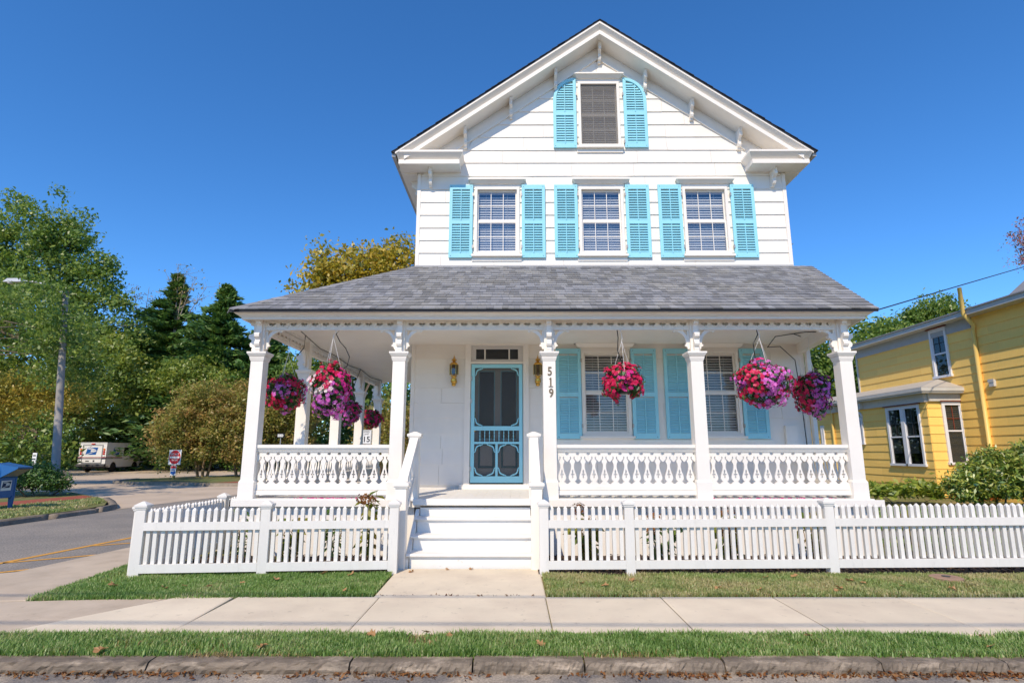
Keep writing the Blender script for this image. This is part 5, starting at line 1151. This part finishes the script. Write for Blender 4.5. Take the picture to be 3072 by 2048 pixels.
def tree(name, label, base, blobs, ncl, per, sig, leaf, mat, bark, r0, ztop, seed, cat='tree', group=None, trunks=1, limbs=14, lean=0., shell=.5, up=.6):
    g = np.random.default_rng(seed); bx_, by_ = base[:2]; z0 = base[2] if len(base) > 2 else -.02
    rt = T(name, label, cat, (bx_, by_, z0), group)
    vol = np.array([b[3] * b[4] * b[5] for b in blobs]) ** .67; k = g.choice(len(blobs), ncl, p=vol / vol.sum()); bl = np.array(blobs)[k]
    d = g.normal(size=(ncl, 3)); d /= np.linalg.norm(d, axis=1)[:, None]; rr = (shell + (1 - shell) * g.random(ncl) ** .6) * (1 + .17 * np.clip(g.normal(size=ncl), -2, 1.8))
    C = bl[:, :3] + d * rr[:, None] * bl[:, 3:6]; C = C[C[:, 2] > z0 + .3]
    leaves(C, per, sig * (.6 + .7 * g.random(len(C))), leaf[0], leaf[1], mat, rt, g, up)
    for t in range(trunks):
        a = 6.28 * t / max(1, trunks) + seed; off = 0 if trunks == 1 else .25
        b0 = np.array([bx_ + off * math.cos(a), by_ + off * math.sin(a), z0 - .1]); tp = np.array([bx_ + lean + off * 3.5 * math.cos(a), by_ + off * 3.5 * math.sin(a), ztop])
        m1 = b0 + (tp - b0) * .4 + g.normal(size=3) * np.array([.1, .1, 0]) * ztop * .06; m2 = b0 + (tp - b0) * .75 + g.normal(size=3) * np.array([.1, .1, 0]) * ztop * .08
        new('trunk', B().tube([b0, b0 + (m1 - b0) * .15, m1, m2, tp], [r0 * 1.25, r0, r0 * .8, r0 * .55, r0 * .25], 9), bark, rt, True)
        for i in range(limbs // trunks):
            u = .35 + .6 * g.random(); s = b0 + (tp - b0) * u if u > .75 else (m1 + (m2 - m1) * (u - .35) / .4); c = C[g.integers(len(C))]
            md = (s + c) / 2 + g.normal(size=3) * .25 + np.array([0, 0, .15 * abs(c[0] - s[0])])
            new('limb', B().tube([s, md, c], [r0 * .38, r0 * .2, r0 * .05], 6), bark, rt, True)
    return rt
def conifer(name, label, base, h, rb, z0, ncl, per, sig, leaf, mat, seed, group=None, bare=0., power=.8):
    g = np.random.default_rng(seed); x, y = base; rt = T(name, label, 'tree', (x, y, -.02), group)
    new('trunk', B().tube([(x, y, -.1), (x, y, h * .5), (x, y, h * .97)], [.26, .17, .03], 8), 'bark', rt, True); C = []; A = []; SG = []; lm = B()
    nb = ncl // 4; ph = g.random(4) * 6.28
    for i in range(nb):
        u = g.random() ** .9; z = z0 + (h - z0) * u; r = rb * (1 - u) ** power * (.45 + .8 * g.random()) + .08; a = g.random() * 6.283; r *= 1 + .28 * math.sin(3 * a + ph[0] + 5 * u) + .22 * math.sin(14 * u + ph[1] + a)
        dr = np.array([math.cos(a), math.sin(a), -.12 + .30 * u]);
        for q in (.35, .6, .82, 1.0): C.append(np.array([x, y, z]) + dr * r * q + np.array([0, 0, -.10 * r * q * q])); A.append(dr + np.array([0, 0, .15])); SG.append(sig * (.42 + .7 * (1 - u)))
        if i % 3 == 0: lm.tube([(x, y, z), tuple(np.array([x, y, z]) + dr * r * .9)], [.04, .012], 5)
    new('limbs', lm, 'bark', rt)
    leaves(np.array(C), per, np.array(SG), leaf[0], leaf[1], mat, rt, g, .5, 'crown', .5, np.array(A)); return rt
G1 = 'trees beyond the parking lot'
E = lambda x, y, z, rx, rz, ry=None: (x, y, z, rx, ry or rx * .8, rz)
tree('shade_tree', 'tallest broad green tree at the left edge, above the street lamp', (-41.0, 50.5), [E(-41.5, 46, 19.0, 4.4, 4.2), E(-38.5, 46, 18.4, 2.9, 3.4), E(-35.9, 46, 15.8, 2.6, 2.9), E(-40.8, 46, 12.8, 5.4, 4.4), E(-35.3, 46, 11.2, 2.9, 3.2), E(-46, 46, 15, 4, 5), E(-33.9, 46, 13.9, 1.1, .8), E(-33.2, 46.5, 10.2, 2.2, 2.6)], 560, 80, .50, (.32, .16), 'leaf_green', 'bark_pale', .42, 15, 101, group=G1, limbs=40, shell=.35)
tree('understory_tree', 'light green bushy tree below the tall one, left of the mail truck', (-36, 45.2), [E(-31.8, 44, 7.6, 3.6, 3.4), E(-36.0, 44, 5.6, 3.6, 2.4), E(-41.0, 44, 6.0, 3.5, 3.2)], 430, 75, .42, (.28, .14), 'leaf_light', 'bark', .2, 8, 102, group=G1, limbs=16, shell=.4)
tree('olive_shrub_tree', 'yellow-olive small tree at the left edge beside the lamp pole', (-24.8, 25.5), [E(-21.4, 25.0, 4.1, 1.5, 1.0), E(-20.0, 25.0, 3.9, 1.1, .75), E(-22.8, 25, 3.5, 1.5, 1.4)], 210, 60, .26, (.13, .065), 'leaf_olive', 'bark', .05, 3.9, 103, limbs=16, shell=.3)
tree('hedge_tree', 'dark shaded trees filling the wood behind the mailbox', (-30, 36), [E(-31.5, 36, 2.3, 3.4, 2.2), E(-36, 38, 2.6, 3.5, 2.4)], 200, 60, .5, (.28, .14), 'leaf_green', 'bark', .15, 3, 104, group=G1)
conifer('bare_topped_conifer', 'tall dark conifer with bare twigs at its top, behind the mail truck', (-30.6, 49.5), 17.2, 5.2, 2.0, 1100, 30, .36, (.50, .15), 'leaf_dark', 105, G1, power=.95)
conifer('conifer', 'dark green conifer just left of the porch roof corner', (-25.0, 47.5), 15.6, 5.6, 1.0, 1200, 30, .38, (.48, .15), 'leaf_dark', 106, G1, power=.85)
conifer('conifer', 'lower dark conifer between the bare-topped one and the tall leafy tree', (-35.4, 52), 12.0, 4.2, 1.0, 560, 28, .4, (.55, .17), 'leaf_dark', 107, G1, power=.6)
tree('leafy_tree', 'mid-green tree closing the gap between the tall leafy tree and the conifers', (-34.0, 54), [E(-35.0, 53, 10.4, 3.2, 3.6), E(-31.0, 54, 9.0, 2.8, 3.2)], 400, 70, .46, (.30, .15), 'leaf_green', 'bark', .22, 9, 141, group=G1, shell=.3)
tree('leafy_tree', 'mid-green tree closing the gap between the conifers and the porch roof', (-26.2, 52), [E(-27.6, 52, 8.2, 2.9, 3.0), E(-23.2, 51, 8.4, 3.0, 3.0), E(-20, 50, 6.5, 2.8, 3.0)], 420, 70, .46, (.30, .15), 'leaf_green', 'bark', .22, 9, 142, group=G1, shell=.3)
conifer('conifer', 'broad dark conifer filling in behind the top of the crape myrtle', (-27.9, 50.0), 12.6, 5.2, 1.0, 900, 30, .42, (.50, .16), 'leaf_dark', 143, G1, power=.7)
conifer('conifer', 'lowest dark conifer, half hidden by the corner column', (-21.6, 48.0), 12.2, 5.0, 1.0, 900, 30, .42, (.50, .16), 'leaf_dark', 144, G1, power=.7)
# bare twigs above the conifer, and a thin half-dead tree
def twiggy(label, x, y, z0, pts, seed, nl):
    g = np.random.default_rng(seed); rt = T('half_dead_tree', label, 'tree', (x, y, 0), G1); b = B(); tips = []
    b.tube([(x, y, -.1), (x, y, z0)], [.2, .09], 7)
    for p in pts:
        p = np.array(p); s = np.array([x, y, z0 - abs(g.normal()) * 1.2]); md = (s + p) / 2 + np.array([0, 0, .4]); b.tube([s, md, p], [.06, .035, .012], 5)
        for k in range(9):
            u = .4 + .6 * g.random(); q = s * (1 - u) ** 2 + 2 * u * (1 - u) * md + u * u * p; t = q + g.normal(size=3) * np.array([.55, .4, .35]) + np.array([0, 0, .25]); b.tube([q, (q + t) / 2 + g.normal(size=3) * .06, t], [.016, .011, .006], 4); tips.append(t)
    new('branches', b, 'bark_pale', rt); leaves(np.array(tips), nl, .22, .22, .10, 'leaf_sparse', rt, g, .4)
twiggy('leafless crown rising through the bare-topped conifer', -30.2, 49.2, 14.0, [(-29.6, 49, 17.5), (-28.6, 49, 17.0), (-27.6, 49, 16.0), (-30.4, 49, 18.1), (-27.9, 49, 14.8), (-31.2, 49, 17.0)], 108, 5)
twiggy('thin pale half-dead tree left of the bare-topped conifer', -35.0, 52.0, 12.8, [(-37.2, 52, 16.8), (-36.2, 52, 16.6), (-34.8, 52, 16.9), (-33.6, 52, 16.0), (-33.2, 52, 15.1), (-36.8, 52, 15.5)], 109, 9)
tree('leafy_tree', 'bright green leafy tree above the reddish crape myrtle', (-25.2, 46.5), [E(-25.4, 44.5, 7.0, 2.8, 1.5), E(-27.0, 48.6, 5.0, 2.2, 2.4), E(-23.0, 44.5, 5.5, 2.4, 2.2)], 300, 70, .36, (.26, .13), 'leaf_light', 'bark', .16, 6, 110, group=G1)
tree('leafy_tree', 'green tree with a pale trunk standing behind the porch posts', (-13.6, 38), [E(-13.8, 38, 5.4, 2.2, 2.3), E(-11.5, 39, 6.2, 2.0, 1.8)], 230, 70, .42, (.26, .13), 'leaf_green', 'bark_pale', .20, 5, 111, group=G1)
tree('understory_tree', 'low green shrubbery right behind the mail truck', (-27.2, 48.6), [E(-27.0, 50.2, 1.7, 1.5, 1.5), E(-24.4, 48.5, 1.9, 2.0, 1.6)], 170, 60, .36, (.22, .11), 'leaf_green', 'bark', .06, 2, 120, 'shrub', G1)
tree('understory_tree', 'low green shrubbery left of the mail truck', (-36.5, 50.2), [E(-37.0, 49.8, 1.5, 1.5, 1.5), E(-38.8, 49.8, 1.2, 1.0, 1.2)], 150, 60, .34, (.22, .11), 'leaf_light', 'bark', .06, 2, 121, 'shrub', G1)
tree('maple', 'leafy maple branches hanging round the top of the lamp pole', (-26.5, 25.0), [E(-16.3, 19.6, 5.7, 1.2, .8), E(-16.8, 19.4, 6.9, 1.2, .55), E(-17.6, 21.5, 5.6, 1.5, .9), E(-19.5, 23.5, 7.0, 2.2, 1.3), E(-22.5, 24, 7.5, 2.4, 1.8), E(-18.2, 22.5, 4.6, 1.6, .8)], 230, 65, .27, (.15, .075), 'leaf_green', 'bark', .16, 6.5, 140, limbs=22, shell=.3)
# crape myrtles in the island
tree('crape_myrtle', 'wide rusty-orange crape myrtle with many stems behind the DO NOT ENTER sign', (-17.7, 33.0, .08), [E(-18.4, 33, 3.1, 2.2, 1.9), E(-17.0, 33, 3.6, 2.2, 2.0), E(-19.4, 33, 2.3, 1.3, 1.3), E(-18.2, 32.4, 1.75, 1.5, .95)], 430, 90, .28, (.16, .08), 'leaf_myrtle', 'bark_tan', .075, 3.0, 112, group='crape myrtles in the island', trunks=6, limbs=18, shell=.35)
tree('crape_myrtle', 'second rusty-orange crape myrtle, nearer to the corner column', (-15.6, 33.2, .08), [E(-15.2, 33.3, 3.4, 2.1, 2.0), E(-13.2, 33.5, 3.0, 1.7, 1.8), E(-16.4, 33, 2.4, 1.3, 1.3), E(-15.6, 32.4, 1.75, 1.7, .95)], 420, 90, .28, (.16, .08), 'leaf_myrtle', 'bark_tan', .075, 3.0, 113, group='crape myrtles in the island', trunks=6, limbs=18, shell=.35)
tree('crape_myrtle', 'third crape myrtle seen between the left-hand porch posts', (-8.3, 35, -.02), [E(-8.0, 35, 2.6, 1.6, 1.9), E(-6.6, 34, 2.8, 1.2, 1.6)], 220, 80, .32, (.16, .08), 'leaf_myrtle', 'bark_tan', .07, 2.6, 114, group='crape myrtles in the island', trunks=4, limbs=12, shell=.35)
tree('understory_tree', 'dark green bushes filling the gap behind the left-hand porch posts', (-10.6, 43), [E(-12.5, 43, 2.2, 3.0, 2.2), E(-8.0, 43, 2.6, 3.0, 2.6), E(-4.5, 42, 3, 2.5, 3)], 320, 70, .5, (.28, .14), 'leaf_dark', 'bark', .1, 2, 115, 'shrub', G1)
tree('autumn_tree', 'yellow-brown autumn tree showing above the porch roof on the left', (-9.3, 34.5), [E(-9.6, 34.5, 12.3, 3.2, 2.0), E(-12.3, 34.5, 11.9, 1.5, 1.2), E(-7.4, 34.5, 12.6, 2.6, 2.2), E(-10.4, 34.5, 9.8, 2.8, 1.6), E(-5, 35, 12, 2.5, 2)], 330, 62, .42, (.26, .16), 'leaf_yellow', 'bark', .3, 11, 116, limbs=26, shell=.35)
# right-hand side
tree('magnolia', 'dense green tree between the white house and the yellow house', (19.2, 33), [E(19.6, 33, 6.6, 2.6, 2.6), E(22.2, 33, 7.3, 1.8, 1.5), E(17.4, 33, 4.6, 1.7, 3.2), E(19.5, 33, 2.5, 2.6, 2.6)], 440, 75, .42, (.24, .12), 'leaf_green', 'bark', .25, 6, 117, limbs=14, shell=.4)
tree('leafy_tree', 'green treetop just showing above the yellow house roof', (35.2, 46), [E(35.4, 46, 12.6, 2.1, 1.3), E(33.2, 46, 12.2, 1.1, .8), E(30.2, 45, 11.2, .9, .5)], 150, 60, .40, (.26, .13), 'leaf_green', 'bark', .3, 11, 118, limbs=14)
tree('crape_myrtle', 'pink-flowered crape myrtle tip at the right edge above the yellow roof', (21.9, 22.5), [E(21.3, 22, 10.3, .85, .75), E(21.4, 22, 9.1, 1.0, .7), E(22.4, 22, 9.8, 1.2, 1.6)], 190, 45, .17, (.10, .05), 'leaf_pinkish', 'bark_tan', .10, 9.5, 119, group=None, limbs=30, shell=.2)
tree('rhododendron', 'broad rhododendron bush in front of the orange lattice on the right', (12.9, 15.6, .0), [E(12.7, 15.4, .75, .85, .62), E(13.7, 15.4, .95, .9, .75), E(11.9, 15.3, .55, .5, .42)], 330, 70, .12, (.13, .045), 'leaf_rhodo', 'bark', .03, .6, 122, 'shrub', trunks=4, limbs=8, shell=.6, up=1.)
tree('hostas', 'pale green hostas along the foot of the yellow wall', (11.3, 17.2, .0), [E(10.6, 17.2, .22, .75, .28), E(11.7, 17.0, .25, .8, .30), E(9.8, 17.6, .22, .6, .26)], 130, 34, .12, (.20, .085), 'leaf_hosta', 'bark', .012, .2, 123, 'plant', trunks=3, limbs=3, shell=.5, up=1.)
tree('verge_shrub', 'dark rounded shrub between the blue mailbox and the lamp pole', (-15.3, 18.75, .07), [E(-15.5, 18.7, .55, .72, .48), E(-15.0, 18.7, .45, .5, .36)], 200, 60, .13, (.09, .045), 'leaf_dark', 'bark', .03, .5, 124, 'shrub', trunks=3, limbs=6, shell=.5)
tree('street_tree', 'leafy street tree beyond the left edge, casting shade on the driveway', (-20.5, 13.0, .07), [E(-20.5, 13.0, 8.6, 3.2, 1.9), E(-17.6, 13.0, 8.0, 1.7, 1.3), E(-23, 12, 8.0, 2.4, 1.8)], 170, 50, .42, (.26, .13), 'leaf_green', 'bark', .25, 8, 125, limbs=14, shell=.3)
# ivy on the trunk of the tall tree
g = np.random.default_rng(126); n = 60; C = np.stack([g.normal(-40.75, .18, n), g.normal(50.2, .1, n), g.uniform(.2, 4.6, n)], 1); iv = T('ivy', 'green ivy climbing the trunk behind the traffic cone', 'ivy', (-40.8, 50.2, 0)); leaves(C, 40, .16, .14, .11, 'leaf_light', iv, g, .2, 'ivy_leaves')
# far wood as one mass
g = np.random.default_rng(130); C = np.concatenate([np.stack([g.uniform(-90, -3, 900), g.uniform(60, 74, 900), g.uniform(.3, 11, 900)], 1), np.stack([g.uniform(6, 60, 240), g.uniform(60, 72, 240), g.uniform(.3, 7, 240)], 1)])
o = leaves(C, 42, 1.15, .62, .34, 'leaf_dark', None, g, .5, 'far_wood'); o['kind'] = 'stuff'; tag(o, 'dark far-off wood closing the view behind the parking lot', 'wood')
# ================================================================== grass and fallen leaves
grass('grass_strip', 'strip of grass between the kerb and the sidewalk', [[(-5.2, 4.52), (5.4, 4.52), (5.4, 5.02), (-4.28, 5.02)]], 17000, .050, 'grass_blade', 201, .0042, -.012)
grass('lawn', 'green lawn corner left of the front path', [[(-4.93, 6.12), (-1.47, 6.28), (-1.5, 7.40), (-5.06, 7.40)], [(-5.06, 7.40), (-4.62, 7.35), (-4.66, 9.3), (-5.12, 9.3)]], 13000, .046, 'grass_blade', 202, .0045, -.012)
grass('lawn', 'drier lawn strip right of the front path, below the long fence', [[(.345, 6.28), (6.6, 6.28), (6.6, 7.34), (.345, 7.34)]], 12500, .040, 'grass_dry', 203, .0045, -.008)
grass('lawn', 'side lawn behind the fence toward the yellow house', [[(6.5, 8.6), (12, 8.6), (13, 10.0), (5.7, 10.2)], [(5.8, 11.4), (16, 10.9), (14, 15.2), (6.2, 15.5)]], 1500, .085, 'grass_blade', 204, .011, -.01)
grass('verge_grass', 'thin dry grass on the verge beside the blue mailbox', [[(-14, 11.0), (-10.8, 11.0), (-10.85, 14.6), (-13.3, 15.1)], [(-13.2, 15.2), (-10.9, 14.8), (-11.6, 16.6), (-12.8, 18)]], 900, .06, 'grass_dry', 205, .012, .07)
gp = np.random.default_rng(220); A_ = []
for k in range(46):
    x = gp.uniform(-4.6, 5.0); y = 4.53 + abs(gp.normal()) * .05 if k % 3 else gp.uniform(4.55, 4.95); w_ = gp.uniform(.06, .28); A_.append([(x - w_, y - .025), (x + w_, y - .03), (x + w_ * .8, y + .035), (x - w_ * .9, y + .03)])
ML('thatch', [(.42, .30, .14), (.62, .46, .25), (.50, .40, .18), (.30, .20, .09)], .4, .02)
grass('dry_thatch', 'patches of straw-coloured dead grass along the kerb', A_, 9000, .030, 'thatch', 221, .004, -.008)
lf = [(-3.62, 6.60), (-3.78, 6.50), (-3.33, 6.58), (-3.05, 6.75), (-4.42, 6.62), (-1.80, 6.42), (-2.3, 7.25), (-1.95, 7.18), (-2.75, 6.95), (2.62, 6.45), (3.42, 6.40), (3.5, 6.52), (3.92, 6.78), (3.82, 6.86), (2.2, 6.52), (4.25, 6.62), (1.0, 6.62), (.75, 6.75), (1.35, 6.9), (2.95, 7.05), (4.7, 6.5), (3.3, 7.1), (-3.06, 4.54), (-1.9, 4.62), (-.72, 4.98), (-.52, 4.90), (-1.15, 4.93), (.2, 4.7), (2.35, 4.9), (3.6, 4.65), (-.85, 7.62), (-.55, 7.64), (-1.28, 7.48), (-2.6, 4.0), (-1.2, 3.98), (1.05, 4.05)]
def dead_leaf(s, g):
    o = [(0, -.5), (.18, -.36), (.40, -.30), (.26, -.10), (.48, .10), (.22, .16), (.20, .38), (0, .55), (-.16, .36), (-.30, .22), (-.44, .12), (-.26, -.06), (-.42, -.30), (-.16, -.34)]
    b = B(); b.v = [(0, 0, .004)] + [(x * s, y * s, (abs(x) * g.uniform(.15, .55) + g.uniform(-.04, .14)) * s) for x, y in o]; n = len(o); b.f = [(0, i + 1, (i + 1) % n + 1) for i in range(n)]; return b
gr = random.Random(77); LM = [dead_leaf(.085, gr).mesh('fallen_leaf', 'dead_leaf') for _ in range(6)]
for i, (x, y) in enumerate(lf):
    onw = y > 7.4 and x > -1.6; road_ = y < 4.3
    o = put('fallen_leaf', LM[i % 6], None, (x, y, .004 if onw else (-.076 if road_ else .028)), (gr.uniform(-.5, .5) * (0 if onw else 1), gr.uniform(-.4, .4), gr.uniform(0, 6.28)), [gr.uniform(.75, 1.25)] * 3)
    if onw: tag(o, 'dry brown leaf lying on the front path near the steps', 'leaf', 'dry leaves on the front path')
    elif road_: tag(o, 'dry brown leaf lying on the road below the kerb', 'leaf', 'dry leaves on the road')
    elif y < 5.2: tag(o, 'dry brown leaf lying in the grass strip along the kerb', 'leaf', 'dry leaves in the grass strip')
    elif x < 0: tag(o, 'dry brown leaf lying on the lawn left of the front path', 'leaf', 'dry leaves on the left lawn')
    else: tag(o, 'dry brown leaf lying on the lawn right of the front path', 'leaf', 'dry leaves on the right lawn')
g = np.random.default_rng(210); n = 1150; cx = g.choice([-3.6, -3.0, -2.4, -1.2, -.55, .9, 1.35, 2.0, 2.55, 3.15, 3.5, 4.3], n); P = np.stack([cx + g.normal(size=n) * .26, 4.395 - np.abs(g.normal(size=n)) * .045, -.076 + np.abs(g.normal(size=n)) * .010], 1)
nn = g.normal(size=(n, 3)) * .7 + np.array([0, -.2, 1.]); nn /= np.linalg.norm(nn, axis=1)[:, None]; V, F = leafquads(P, nn, .034, .016, g); o = raw('leaf_litter', V, F, 'litter', None, 'stuff'); tag(o, 'drift of dead leaf litter in the gutter along the kerb', 'leaf litter')
g = np.random.default_rng(211); n = 700; P = np.stack([g.uniform(-4.4, 5.5, n), np.where(g.random(n) < .5, 6.285 + np.abs(g.normal(size=n)) * .02, 5.015 - np.abs(g.normal(size=n)) * .02), np.full(n, .008)], 1)
nn = g.normal(size=(n, 3)) * .5 + np.array([0, 0, 1.]); nn /= np.linalg.norm(nn, axis=1)[:, None]; V, F = leafquads(P, nn, .03, .012, g); o = raw('edge_litter', V, F, 'litter', None, 'stuff'); tag(o, 'bits of dry thatch along the edges of the sidewalk', 'leaf litter')
